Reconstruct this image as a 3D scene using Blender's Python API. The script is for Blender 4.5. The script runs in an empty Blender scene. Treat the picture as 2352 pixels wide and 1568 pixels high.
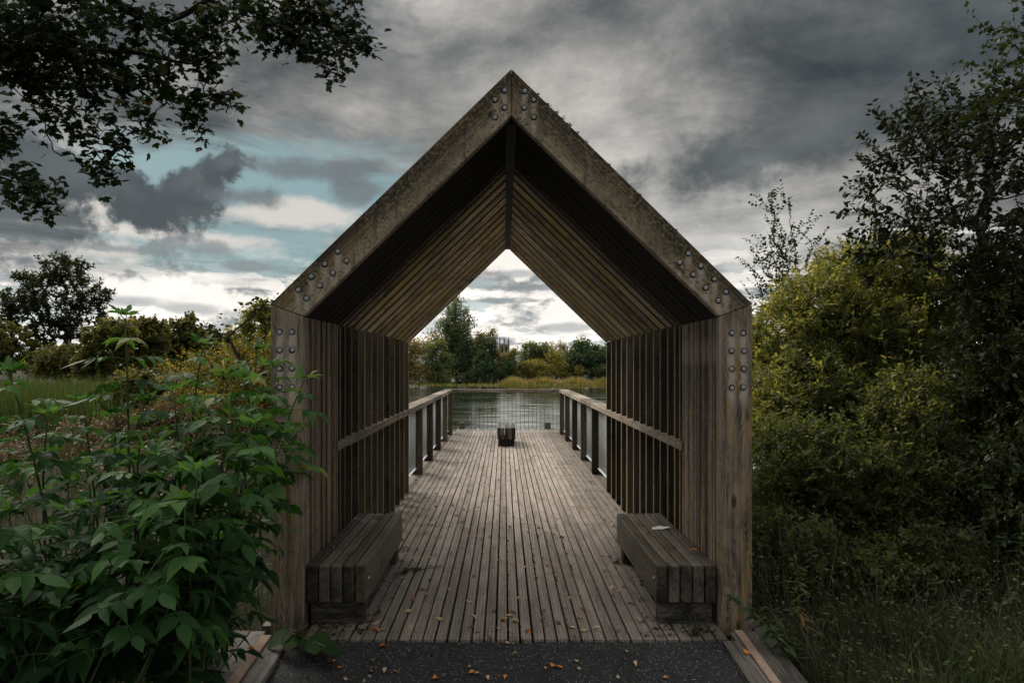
import bpy, math, random
import numpy as np
from mathutils import Vector

R = np.random.default_rng(7)
random.seed(7)
scene = bpy.context.scene
col = scene.collection
ORG = {}                     # world origin of every empty / mesh, by name

# ------------------------------------------------------------------ camera
CAMX, CAMZ, FPX = -0.047, 1.70, 1588.0
cam = bpy.data.cameras.new('camera')
cam.sensor_width = 36.0
cam.lens = FPX / 2352 * 36
cam.shift_x = 18 / 2352
cam.shift_y = 56 / 2352
cam.clip_end = 9000
cam.clip_start = 0.05
camo = bpy.data.objects.new('camera', cam)
col.objects.link(camo)
camo.location = (CAMX, 0, CAMZ)
camo.rotation_euler = (math.radians(90), 0, 0)
scene.camera = camo

def at(x, y, d):
    """survey helper: bearing measured in the photo + distance -> place"""
    return np.array([CAMX + (x - 1158) / FPX * d, d, CAMZ - (y - 840) / FPX * d])

# ------------------------------------------------------------------ materials
class NT:
    def __init__(self, tree):
        self.t = tree; self.n = tree.nodes; self.l = tree.links
    def node(self, typ, **kw):
        n = self.n.new(typ)
        for k, v in kw.items():
            setattr(n, k, v)
        return n
    def put(self, sock, v):
        if hasattr(v, 'is_linked') or isinstance(v, bpy.types.NodeSocket):
            self.l.new(v, sock)
        elif v is not None:
            try: sock.default_value = v
            except Exception:
                sock.default_value = (v[0], v[1], v[2], 1.0) if len(v) == 3 else v
    def math(self, op, a, b=None, c=None, clamp=False):
        n = self.node('ShaderNodeMath', operation=op); n.use_clamp = clamp
        self.put(n.inputs[0], a)
        if b is not None: self.put(n.inputs[1], b)
        if c is not None: self.put(n.inputs[2], c)
        return n.outputs[0]
    def vmath(self, op, a, b=None):
        n = self.node('ShaderNodeVectorMath', operation=op)
        self.put(n.inputs[0], a)
        if b is not None: self.put(n.inputs[1], b)
        return n.outputs['Value'] if op in ('DOT_PRODUCT', 'LENGTH') else n.outputs[0]
    def noise(self, vec, scale, detail=3, rough=0.55, dist=0.0):
        n = self.node('ShaderNodeTexNoise')
        if vec is not None: self.put(n.inputs['Vector'], vec)
        n.inputs['Scale'].default_value = scale
        n.inputs['Detail'].default_value = detail
        n.inputs['Roughness'].default_value = rough
        n.inputs['Distortion'].default_value = dist
        return n.outputs['Fac']
    def ramp(self, fac, stops):
        n = self.node('ShaderNodeValToRGB')
        e = n.color_ramp.elements
        while len(e) < len(stops): e.new(0.5)
        for el, (p, c) in zip(e, stops):
            el.position = p
            el.color = (c[0], c[1], c[2], 1) if not isinstance(c, (int, float)) else (c, c, c, 1)
        self.put(n.inputs[0], fac)
        return n.outputs[0]
    def mr(self, v, a, b, c=0.0, d=1.0, smooth=True):
        n = self.node('ShaderNodeMapRange')
        n.interpolation_type = 'SMOOTHSTEP' if smooth else 'LINEAR'
        self.put(n.inputs[0], v)
        for i, q in enumerate((a, b, c, d)): self.put(n.inputs[i + 1], q)
        return n.outputs[0]
    def mix(self, f, a, b, blend='MIX'):
        n = self.node('ShaderNodeMix', data_type='RGBA', blend_type=blend)
        self.put(n.inputs[0], f)
        self.put(n.inputs[6], a); self.put(n.inputs[7], b)
        return n.outputs[2]
    def comb(self, x, y, z):
        n = self.node('ShaderNodeCombineXYZ')
        self.put(n.inputs[0], x); self.put(n.inputs[1], y); self.put(n.inputs[2], z)
        return n.outputs[0]
    def sep(self, v):
        n = self.node('ShaderNodeSeparateXYZ'); self.put(n.inputs[0], v)
        return n.outputs
    def attr(self, name):
        return self.node('ShaderNodeAttribute', attribute_name=name)
    def bump(self, h, strength, dist):
        n = self.node('ShaderNodeBump')
        n.inputs['Strength'].default_value = strength
        n.inputs['Distance'].default_value = dist
        self.put(n.inputs['Height'], h)
        return n.outputs[0]

def new_mat(name):
    m = bpy.data.materials.new(name); m.use_nodes = True
    m.node_tree.nodes.clear()
    nt = NT(m.node_tree)
    out = nt.node('ShaderNodeOutputMaterial')
    return m, nt, out

def principled(nt, out, color, rough=0.7, spec=0.3, normal=None, metal=0.0):
    p = nt.node('ShaderNodeBsdfPrincipled')
    nt.put(p.inputs['Base Color'], color if not isinstance(color, tuple) else (*color, 1))
    nt.put(p.inputs['Roughness'], rough)
    p.inputs['Specular IOR Level'].default_value = spec
    p.inputs['Metallic'].default_value = metal
    if normal is not None: nt.put(p.inputs['Normal'], normal)
    nt.l.new(p.outputs[0], out.inputs[0])
    return p

def wood_mat(name, dark, mid, light, alt=(0.30, 0.20, 0.05), alt_amt=0.3, lichen=0.0,
             streak=0.6, rough=0.8, spec=0.25, grooves=0, bumps=0.6, wear_tone=0, grime=0.5, pale=0.0, spots=()):
    """weathered timber; 'gr' = (along the grain, across, through) per piece, 'tint' = per piece"""
    m, nt, out = new_mat(name)
    g = nt.attr('gr').outputs['Vector']
    tint = nt.attr('tint').outputs['Fac']
    u, v, w = nt.sep(g)[0:3]
    fine = nt.noise(nt.comb(nt.math('MULTIPLY', u, 1.8), nt.math('MULTIPLY', v, 46), nt.math('MULTIPLY', w, 46)), 1.0, 4, 0.7, 0.5)
    # growth rings, bent around knots
    warp = nt.noise(nt.comb(nt.math('MULTIPLY', u, 1.7), nt.math('MULTIPLY', v, 7), nt.math('MULTIPLY', w, 7)), 1.0, 2, 0.5)
    rings = nt.node('ShaderNodeTexWave', wave_type='BANDS', bands_direction='Y')
    nt.put(rings.inputs['Vector'], nt.comb(nt.math('MULTIPLY', u, 0.15), nt.math('ADD', nt.math('MULTIPLY', v, 5.0), nt.math('MULTIPLY', warp, 1.5)), w))
    rings.inputs['Scale'].default_value = 4.2
    rings.inputs['Distortion'].default_value = .6
    rings.inputs['Detail'].default_value = 2
    broad = nt.noise(nt.comb(nt.math('MULTIPLY', u, .8), nt.math('MULTIPLY', v, 11), nt.math('MULTIPLY', w, 11)), 1.0, 4, 0.6, .6)
    base = nt.math('ADD', nt.math('MULTIPLY', fine, 0.5), nt.math('MULTIPLY', rings.outputs['Fac'], 0.13))
    base = nt.math('ADD', base, nt.math('MULTIPLY', broad, 0.45))
    base = nt.math('ADD', base, nt.math('MULTIPLY', nt.math('SUBTRACT', tint, 0.5), 0.34))
    c = nt.ramp(base, [(0.38, dark), (0.53, mid), (0.70, light)])
    # ochre / algae
    a = nt.noise(nt.comb(nt.math('MULTIPLY', u, 1.6), nt.math('MULTIPLY', v, 11), nt.math('MULTIPLY', w, 11)), 1.0, 4, 0.65, 0.5)
    a = nt.math('ADD', a, nt.math('MULTIPLY', nt.math('SUBTRACT', nt.math('FRACT', nt.math('MULTIPLY', tint, 7.31)), 0.5), 0.22))
    c = nt.mix(nt.math('MULTIPLY', nt.mr(a, 0.50, 0.70), alt_amt), c, (*alt, 1))
    # black weathering streaks
    s = nt.noise(nt.comb(nt.math('MULTIPLY', u, 0.9), nt.math('MULTIPLY', v, 30), nt.math('MULTIPLY', w, 30)), 1.0, 5, 0.7, 0.2)
    c = nt.mix(nt.math('MULTIPLY', nt.mr(s, 0.52, 0.72), streak), c, (dark[0] * .35, dark[1] * .35, dark[2] * .35, 1))
    gm = nt.noise(g, 3.1, 5, 0.7, 0.3)
    c = nt.mix(nt.math('MULTIPLY', nt.mr(gm, 0.48, 0.68), grime), c, (dark[0] * .6, dark[1] * .62, dark[2] * .6, 1))
    if pale:                                            # run-off streaks, always straight down
        wp = nt.sep(nt.node('ShaderNodeNewGeometry').outputs['Position'])
        pn = nt.noise(nt.comb(nt.math('MULTIPLY', wp[0], 17), nt.math('MULTIPLY', wp[2], 2.4), 3.0), 1.0, 3, .55, .4)
        c = nt.mix(nt.math('MULTIPLY', nt.mr(pn, .55, .72), pale), c, (.40, .325, .265, 1))
        pd = nt.noise(nt.comb(nt.math('MULTIPLY', wp[0], 21), nt.math('MULTIPLY', wp[2], 1.6), 9.0), 1.0, 4, .6, .3)
        c = nt.mix(nt.math('MULTIPLY', nt.mr(pd, .52, .70), .6), c, (dark[0] * .5, dark[1] * .5, dark[2] * .5, 1))
    if wear_tone:
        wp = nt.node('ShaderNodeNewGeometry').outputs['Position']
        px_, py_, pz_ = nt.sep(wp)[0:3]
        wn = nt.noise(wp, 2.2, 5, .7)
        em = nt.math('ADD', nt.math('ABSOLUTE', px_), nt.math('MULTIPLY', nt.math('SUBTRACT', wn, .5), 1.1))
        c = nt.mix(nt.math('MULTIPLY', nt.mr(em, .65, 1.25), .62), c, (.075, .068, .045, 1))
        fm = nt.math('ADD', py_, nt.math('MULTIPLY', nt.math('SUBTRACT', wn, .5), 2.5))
        c = nt.mix(nt.math('MULTIPLY', nt.mr(fm, 8.5, 4.4), .42), c, (.060, .056, .050, 1))  # boards grow darker towards the front
        wf = nt.noise(wp, 9, 4, .7)
        c = nt.mix(nt.math('MULTIPLY', nt.mr(wf, .55, .72), .35), c, (.09, .08, .065, 1))
    if spots:
        gp_ = nt.sep(nt.node('ShaderNodeNewGeometry').outputs['Position'])
        wob = nt.noise(nt.node('ShaderNodeNewGeometry').outputs['Position'], 14, 3, .6)
        xx = nt.math('ADD', gp_[0], nt.math('MULTIPLY', nt.math('SUBTRACT', wob, .5), .05))
        zz = nt.math('ADD', gp_[2], nt.math('MULTIPLY', nt.math('SUBTRACT', wob, .5), .10))
        acc = None
        for (bx, bz) in spots:
            mk = nt.math('MULTIPLY', nt.mr(nt.math('ABSOLUTE', nt.math('SUBTRACT', xx, bx)), .006, .034, 1, 0), nt.math('MULTIPLY', nt.mr(nt.math('SUBTRACT', bz, zz), .0, .02), nt.mr(nt.math('SUBTRACT', bz, zz), .04, .17, 1, 0)))
            acc = mk if acc is None else nt.math('MAXIMUM', acc, mk)
        c = nt.mix(nt.math('MULTIPLY', acc, .85), c, (.60, .50, .43, 1))
    # knots
    vo = nt.node('ShaderNodeTexVoronoi', voronoi_dimensions='3D')
    nt.put(vo.inputs['Vector'], nt.comb(nt.math('MULTIPLY', u, 2.0), nt.math('MULTIPLY', v, 5.5), nt.math('MULTIPLY', w, 5.5)))
    vo.inputs['Scale'].default_value = 1.0
    c = nt.mix(nt.mr(vo.outputs['Distance'], 0.05, 0.13, 0.85, 0.0), c, (dark[0] * .3, dark[1] * .25, dark[2] * .22, 1))
    h = nt.math('ADD', fine, nt.math('MULTIPLY', broad, 0.5))
    if lichen > 0:
        ln = nt.noise(g, 38, 4, 0.8)
        lm = nt.math('ADD', nt.noise(g, 2.2, 3, 0.6), .06)
        lf = nt.math('MULTIPLY', nt.mr(ln, 0.50, 0.60), nt.mr(lm, 0.42, 0.6))
        c = nt.mix(nt.math('MULTIPLY', lf, lichen), c, (0.30, 0.26, 0.17, 1))
        ln2 = nt.noise(g, 52, 3, 0.8)
        c = nt.mix(nt.math('MULTIPLY', nt.math('MULTIPLY', nt.mr(ln2, 0.53, 0.62), nt.mr(lm, 0.40, 0.58)), lichen), c, (0.025, 0.024, 0.02, 1))
        h = nt.math('ADD', h, nt.math('MULTIPLY', ln, 0.6))
    if grooves:
        wv = nt.math('SINE', nt.math('MULTIPLY', v, grooves))
        c = nt.mix(nt.math('MULTIPLY', nt.mr(wv, 0.72, 1.0), 0.55), c, (dark[0] * .5, dark[1] * .5, dark[2] * .5, 1))
        h = nt.math('SUBTRACT', h, nt.math('MULTIPLY', nt.mr(wv, 0.6, 1.0), 0.9))
    r = nt.math('ADD', nt.math('MULTIPLY', fine, 0.18), rough - 0.09)
    principled(nt, out, c, r, spec, nt.bump(h, bumps, 0.004))
    return m

def leaf_mat(name, stops, trans=0.35, rough=0.5, spec=0.35, tcol=1.25, veins=False, warm=(1.15, 1.05, 0.6)):
    m, nt, out = new_mat(name)
    tint = nt.attr('tint').outputs['Fac']
    c = nt.ramp(tint, stops)
    n = nt.noise(None, 9.0, 3, 0.6)
    tc = nt.node('ShaderNodeTexCoord'); 
    n2 = nt.noise(tc.outputs['Object'], 1.6, 3, 0.6)
    c = nt.mix(nt.mr(n2, 0.35, 0.7, 0.0, 0.45), c, nt.mix(1.0, c, (0.5, 0.55, 0.5, 1), 'MULTIPLY'))
    p = nt.node('ShaderNodeBsdfPrincipled')
    nt.put(p.inputs['Base Color'], c)
    p.inputs['Roughness'].default_value = rough
    p.inputs['Specular IOR Level'].default_value = spec
    if veins:
        lv = nt.attr('leaf').outputs['Vector']
        lx, ly, lz = nt.sep(lv)[0:3]
        ph = nt.math('SUBTRACT', nt.math('MULTIPLY', ly, 50), nt.math('MULTIPLY', nt.math('ABSOLUTE', lx), 70))
        nt.put(p.inputs['Normal'], nt.bump(nt.math('SINE', ph), 0.2, 0.004))
    t = nt.node('ShaderNodeBsdfTranslucent')
    nt.put(t.inputs['Color'], nt.mix(1.0, c, (tcol * warm[0], tcol * warm[1], tcol * warm[2], 1), 'MULTIPLY'))
    mx = nt.node('ShaderNodeMixShader'); mx.inputs[0].default_value = trans
    nt.l.new(p.outputs[0], mx.inputs[1]); nt.l.new(t.outputs[0], mx.inputs[2])
    nt.l.new(mx.outputs[0], out.inputs[0])
    return m

def noise_mat(name, c1, c2, scale=8, rough=0.9, spec=0.2, bump=0.4, bd=0.01, detail=5, metal=0.0, coord='Object'):
    m, nt, out = new_mat(name)
    tc = nt.node('ShaderNodeTexCoord').outputs[coord]
    n = nt.noise(tc, scale, detail, 0.65)
    c = nt.ramp(n, [(0.32, c1), (0.68, c2)])
    principled(nt, out, c, rough, spec, nt.bump(n, bump, bd), metal)
    return m

# ------------------------------------------------------------------ object helpers
def tag(o, label=None, cat=None, group=None, kind=None):
    if label: o['label'] = label
    if cat: o['category'] = cat
    if group: o['group'] = group
    if kind: o['kind'] = kind
    return o

def thing(name, loc, label, cat, group=None):
    o = bpy.data.objects.new(name, None); col.objects.link(o)
    o.location = loc; o.empty_display_size = 0.1
    ORG[o.name] = np.array(loc, float)
    return tag(o, label, cat, group)

def link(name, me, parent=None, loc=None):
    o = bpy.data.objects.new(name, me); col.objects.link(o)
    if parent is not None:
        o.parent = parent
        ORG[o.name] = ORG[parent.name]
    else:
        l = np.array(loc if loc is not None else (0, 0, 0), float)
        o.location = l
        ORG[o.name] = l
    return o

class MB:
    """a growing mesh with per-vertex 'gr' and 'tint'"""
    def __init__(self):
        self.v = []; self.f = []; self.g = []; self.t = []; self.m = []; self.n = 0
    def add(self, verts, faces, gr=None, tint=0.5, mat=0):
        verts = np.asarray(verts, float)
        k = self.n
        self.v.append(verts)
        self.g.append(verts if gr is None else np.asarray(gr, float))
        self.t.append(np.broadcast_to(np.asarray(tint, float), (len(verts),)))
        for fc in faces:
            self.f.append([i + k for i in fc]); self.m.append(mat)
        self.n += len(verts)
    def box(self, x0, x1, y0, y1, z0, z1, axis=1, tint=None, mat=0, jit=True):
        v = np.array([(x, y, z) for z in (z0, z1) for y in (y0, y1) for x in (x0, x1)], float)
        f = [(0, 2, 3, 1), (4, 5, 7, 6), (0, 1, 5, 4), (2, 6, 7, 3), (0, 4, 6, 2), (1, 3, 7, 5)]
        order = {0: (0, 1, 2), 1: (1, 0, 2), 2: (2, 0, 1)}[axis]
        g = v[:, order] + (R.uniform(-40, 40, 3) if jit else 0)
        self.add(v, f, g, R.random() if tint is None else tint, mat)
    def prism(self, poly, y0, y1, u=(0, 1), tint=None):
        """poly in XZ (counter-clockwise seen from -Y), extruded along Y, grain along u"""
        p = np.array(poly, float); n = len(p)
        if np.sum(p[:, 0] * np.roll(p[:, 1], -1) - np.roll(p[:, 0], -1) * p[:, 1]) < 0:
            p = p[::-1]
            if tint is not None and np.ndim(tint): tint = tint[::-1]
        if tint is not None and np.ndim(tint): tint = np.tile(tint, 2)
        v = np.vstack([np.c_[p[:, 0], np.full(n, y0), p[:, 1]], np.c_[p[:, 0], np.full(n, y1), p[:, 1]]])
        f = [tuple(range(n)), tuple(range(2 * n - 1, n - 1, -1))]
        for i in range(n):
            j = (i + 1) % n
            f.append((i, i + n, j + n, j))
        u = np.array(u, float); u /= np.linalg.norm(u)
        uu = v[:, 0] * u[0] + v[:, 2] * u[1]
        vv = -v[:, 0] * u[1] + v[:, 2] * u[0]
        self.add(v, f, np.c_[uu, vv, v[:, 1]] + R.uniform(-40, 40, 3), R.random() if tint is None else tint)
    def disc_cap(self, c, r, h, axis=(0, -1, 0), n=12, dome=0.5, mat=0, tint=0.5):
        """domed bolt head sticking out along axis"""
        a = np.array(axis, float); a /= np.linalg.norm(a)
        b = np.cross(a, (0, 0, 1.0)) if abs(a[2]) < .9 else np.cross(a, (1.0, 0, 0))
        b /= np.linalg.norm(b); d = np.cross(a, b)
        th = np.arange(n) * 2 * np.pi / n
        ring = np.cos(th)[:, None] * b + np.sin(th)[:, None] * d
        c = np.array(c, float)
        v = np.vstack([c + ring * r, c + ring * r + a * h * .5, c + ring * r * .7 + a * h * .9, c + a * h])
        f = []
        for k in range(2):
            for i in range(n):
                j = (i + 1) % n
                f.append((k * n + i, k * n + j, (k + 1) * n + j, (k + 1) * n + i))
        for i in range(n):
            f.append((2 * n + i, 2 * n + (i + 1) % n, 3 * n))
        self.add(v, f, None, tint, mat)
    def tube(self, pts, rad, n=6, tint=0.5, mat=0):
        pts = np.asarray(pts, float); k = len(pts)
        rad = np.broadcast_to(np.asarray(rad, float), (k,))
        tn = np.gradient(pts, axis=0)
        tn /= np.linalg.norm(tn, axis=1)[:, None] + 1e-9
        ref = np.array([0.3, 0.2, 1.0]) if abs(tn[0][2]) < .9 else np.array([1.0, .2, 0])
        b = np.cross(tn, ref); b /= np.linalg.norm(b, axis=1)[:, None] + 1e-9
        c = np.cross(tn, b)
        th = np.arange(n) * 2 * np.pi / n
        v = (pts[:, None, :] + rad[:, None, None] * (np.cos(th)[None, :, None] * b[:, None, :] + np.sin(th)[None, :, None] * c[:, None, :])).reshape(-1, 3)
        f = []
        for i in range(k - 1):
            for j in range(n):
                q = (j + 1) % n
                f.append((i * n + j, i * n + q, (i + 1) * n + q, (i + 1) * n + j))
        f.append(tuple(range(n))[::-1]); f.append(tuple((k - 1) * n + i for i in range(n)))
        L = np.r_[0, np.cumsum(np.linalg.norm(np.diff(pts, axis=0), axis=1))]
        self.add(v, f, np.c_[np.repeat(L, n), np.tile(th, k) * rad[0], np.zeros(k * n)], tint, mat)
    def build(self, name, mats, parent=None, loc=None, bevel=0, smooth=False, label=None):
        v = np.vstack(self.v)
        if parent is not None: v = v - ORG[parent.name]
        elif loc is not None: v = v - np.array(loc, float)
        me = bpy.data.meshes.new(name)
        me.from_pydata(v.tolist(), [], self.f)
        a = me.attributes.new('gr', 'FLOAT_VECTOR', 'POINT')
        a.data.foreach_set('vector', np.vstack(self.g).astype(np.float32).ravel())
        a = me.attributes.new('tint', 'FLOAT', 'POINT')
        a.data.foreach_set('value', np.concatenate(self.t).astype(np.float32))
        for mt in (mats if isinstance(mats, (list, tuple)) else [mats]): me.materials.append(mt)
        me.polygons.foreach_set('material_index', np.array(self.m, dtype=np.int32))
        if smooth: me.polygons.foreach_set('use_smooth', np.ones(len(self.f), bool))
        me.update()
        o = link(name, me, parent, loc)
        if bevel:
            b = o.modifiers.new('edge', 'BEVEL'); b.width = bevel; b.segments = 2; b.limit_method = 'ANGLE'
        if label: o['label'] = label
        return o

def mesh_np(name, verts, faces, mat, parent=None, loc=None, tint=None, leaf=None, smooth=False, gr=None):
    """big mesh from arrays; faces is a list of (M,k) int arrays"""
    off = ORG[parent.name] if parent is not None else (np.array(loc, float) if loc is not None else np.zeros(3))
    verts = (verts - off).astype(np.float32)
    me = bpy.data.meshes.new(name)
    me.vertices.add(len(verts)); me.vertices.foreach_set('co', verts.ravel())
    nl = sum(f.size for f in faces); npoly = sum(len(f) for f in faces)
    me.loops.add(nl); me.polygons.add(npoly)
    me.loops.foreach_set('vertex_index', np.concatenate([f.ravel() for f in faces]).astype(np.int32))
    tot = np.concatenate([np.full(len(f), f.shape[1]) for f in faces]).astype(np.int32)
    st = np.r_[0, np.cumsum(tot)[:-1]].astype(np.int32)
    me.polygons.foreach_set('loop_start', st)
    me.polygons.foreach_set('loop_total', tot)
    if smooth: me.polygons.foreach_set('use_smooth', np.ones(npoly, bool))
    if tint is not None:
        a = me.attributes.new('tint', 'FLOAT', 'POINT'); a.data.foreach_set('value', np.asarray(tint, np.float32))
    if leaf is not None:
        a = me.attributes.new('leaf', 'FLOAT_VECTOR', 'POINT'); a.data.foreach_set('vector', np.asarray(leaf, np.float32).ravel())
    if gr is not None:
        a = me.attributes.new('gr', 'FLOAT_VECTOR', 'POINT'); a.data.foreach_set('vector', np.asarray(gr, np.float32).ravel())
    me.materials.append(mat)
    me.update(calc_edges=True); me.validate()
    return link(name, me, parent, loc)

def unit(a):
    a = np.asarray(a, float)
    return a / (np.linalg.norm(a, axis=-1, keepdims=True) + 1e-9)

# ------------------------------------------------------------------ leaf shapes: length 1 along +Y
def ovate(w, bend=0.12, fold=0.10, k=4, tip=1.0, peak=0.42):
    ys = np.linspace(0, 1, k + 2)[1:-1]
    half = np.array([w * (math.sin(math.pi * y ** (math.log(.5) / math.log(peak))) ** .85) * (1 if y < .75 else tip) for y in ys])
    z = -bend * ys ** 2
    v = [(0, 0, 0)] + [(-h, y, zz + fold * h * 2) for h, y, zz in zip(half, ys, z)] + [(0, y, zz) for y, zz in zip(ys, z)] + \
        [(h, y, zz + fold * h * 2) for h, y, zz in zip(half, ys, z)] + [(0, 1, -bend)]
    L = lambda i: 1 + i
    M = lambda i: 1 + k + i
    Rr = lambda i: 1 + 2 * k + i
    T = 1 + 3 * k
    tri = [(0, M(0), L(0)), (0, Rr(0), M(0)), (L(k - 1), M(k - 1), T), (M(k - 1), Rr(k - 1), T)]
    quad = []
    for i in range(k - 1):
        quad += [(L(i), M(i), M(i + 1), L(i + 1)), (M(i), Rr(i), Rr(i + 1), M(i + 1))]
    out = [np.array(tri)]
    if quad: out.append(np.array(quad))
    return np.array(v, float), out

def kite(w, peak=0.45, fold=0.1):
    v = np.array([(0, 0, 0), (w, peak, fold * w), (0, 1, -0.05), (-w, peak, fold * w)], float)
    return v, [np.array([(0, 1, 2), (0, 2, 3)])]

def lobed():
    """sycamore leaf outline"""
    half = [(0.0, 0.0), (0.16, -0.06), (0.30, -0.10), (0.33, 0.06), (0.52, 0.14), (0.46, 0.26), (0.60, 0.46), (0.44, 0.48), (0.36, 0.44), (0.24, 0.50), (0.30, 0.68), (0.16, 0.74), (0.10, 0.84), (0.0, 1.0)]
    o = half + [(-x, y) for x, y in half[-2:0:-1]]
    v = [(0, 0.30, 0.03)] + [(x, y, -0.18 * (x * x + (y - .3) ** 2) + 0.04 * math.sin(9 * x + 5 * y)) for x, y in o]
    n = len(o)
    return np.array(v, float), [np.array([(0, 1 + i, 1 + (i + 1) % n) for i in range(n)])]

def scatter(leaf, pos, dr, nr, size, tint):
    lv, lf = leaf
    pos = np.asarray(pos, float); N = len(pos); k = len(lv)
    y = unit(dr); x = unit(np.cross(y, nr)); z = np.cross(x, y)
    s = np.asarray(size, float).reshape(-1, 1, 1) * np.ones((N, 1, 1))
    wj = R.uniform(.8, 1.2, (N, 1, 1)); bj = R.uniform(-.4, 2.0, (N, 1, 1))
    V = pos[:, None, :] + s * (lv[None, :, 0:1] * x[:, None, :] * wj + lv[None, :, 1:2] * y[:, None, :] + lv[None, :, 2:3] * z[:, None, :] * bj)
    base = (np.arange(N) * k)[:, None, None]
    F = [(base + f[None]).reshape(-1, f.shape[1]) for f in lf]
    T = np.repeat(np.asarray(tint, float) * np.ones(N), k)
    return V.reshape(-1, 3), F, T, np.tile(lv, (N, 1))

def leaves(name, leaf, pos, dr, nr, size, tint, mat, parent=None, smooth=False):
    V, F, T, Lf = scatter(leaf, pos, dr, nr, size, tint)
    return mesh_np(name, V, F, mat, parent, None, T, Lf, smooth)

def cones(p0, p1, r0, r1, n=5):
    """many tapered sticks at once"""
    p0 = np.asarray(p0, float); p1 = np.asarray(p1, float); N = len(p0)
    t = unit(p1 - p0)
    ref = np.where(np.abs(t[:, 2:3]) < .9, np.array([[0, 0, 1.0]]), np.array([[1.0, 0, 0]]))
    b = unit(np.cross(t, ref)); c = np.cross(t, b)
    th = np.arange(n) * 2 * np.pi / n
    ring = np.cos(th)[None, :, None] * b[:, None] + np.sin(th)[None, :, None] * c[:, None]
    r0 = np.broadcast_to(np.asarray(r0, float), (N,))[:, None, None]; r1 = np.broadcast_to(np.asarray(r1, float), (N,))[:, None, None]
    V = np.concatenate([p0[:, None] + ring * r0, p1[:, None] + ring * r1], axis=1).reshape(-1, 3)
    q = np.array([(j, (j + 1) % n, n + (j + 1) % n, n + j) for j in range(n)])
    F = (np.arange(N)[:, None, None] * 2 * n + q[None]).reshape(-1, 4)
    return V, [F]

def join_np(parts):
    V = []; F = {}; k = 0
    for v, fs in parts:
        V.append(v)
        for f in fs: F.setdefault(f.shape[1], []).append(f + k)
        k += len(v)
    return np.vstack(V), [np.vstack(x) for x in F.values()]

# ------------------------------------------------------------------ branching plants
def skeleton(roots, targets, sag=0.08, bias=0.25):
    """grow sticks from a root polyline to every target; returns edges (p0, p1, r) and the direction arriving at each target"""
    cap = len(roots) + 2 * len(targets) + 4
    P = np.zeros((cap, 3)); plen = np.zeros(cap); par = np.full(cap, -1)
    n = 0
    for i, r in enumerate(roots):
        P[n] = r; par[n] = n - 1
        plen[n] = 0 if i == 0 else plen[n - 1] + np.linalg.norm(P[n] - P[n - 1]) * .3
        n += 1
    base = np.array(roots[-1])
    order = np.argsort(np.linalg.norm(targets - base, axis=1))
    tdir = np.zeros((len(targets), 3)); tidx = np.zeros(len(targets), int)
    for ti in order:
        t = targets[ti]
        d = np.linalg.norm(P[:n] - t, axis=1) + bias * plen[:n] + 0.35 * np.maximum(0, P[:n, 2] - t[2])
        j = int(np.argmin(d))
        L = np.linalg.norm(t - P[j])
        mid = (P[j] + t) / 2 + R.normal(0, 0.07, 3) * L + np.array([0, 0, sag * L])
        P[n] = mid; par[n] = j; plen[n] = plen[j] + L / 2; n += 1
        P[n] = t; par[n] = n - 1; plen[n] = plen[n - 1] + L / 2
        tdir[ti] = t - mid; tidx[ti] = n; n += 1
    cnt = np.ones(n)
    for i in range(n - 1, 0, -1):
        if par[i] >= 0: cnt[par[i]] += cnt[i]
    idx = np.arange(1, n)
    idx = idx[par[1:n] >= 0]
    return P[par[idx]], P[idx], cnt[par[idx]], cnt[idx], unit(tdir)

def in_blobs(blobs, n, shell=0.0):
    """random points in a union of ellipsoids (centre, radii, weight)"""
    w = np.array([b[2] for b in blobs], float); w /= w.sum()
    k = R.choice(len(blobs), n, p=w)
    u = unit(R.normal(size=(n, 3))); r = R.random((n, 1)) ** (1 / 3)
    r = shell + (1 - shell) * r
    c = np.array([b[0] for b in blobs])[k]; rad = np.array([b[1] for b in blobs])[k]
    return c + u * r * rad

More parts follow.
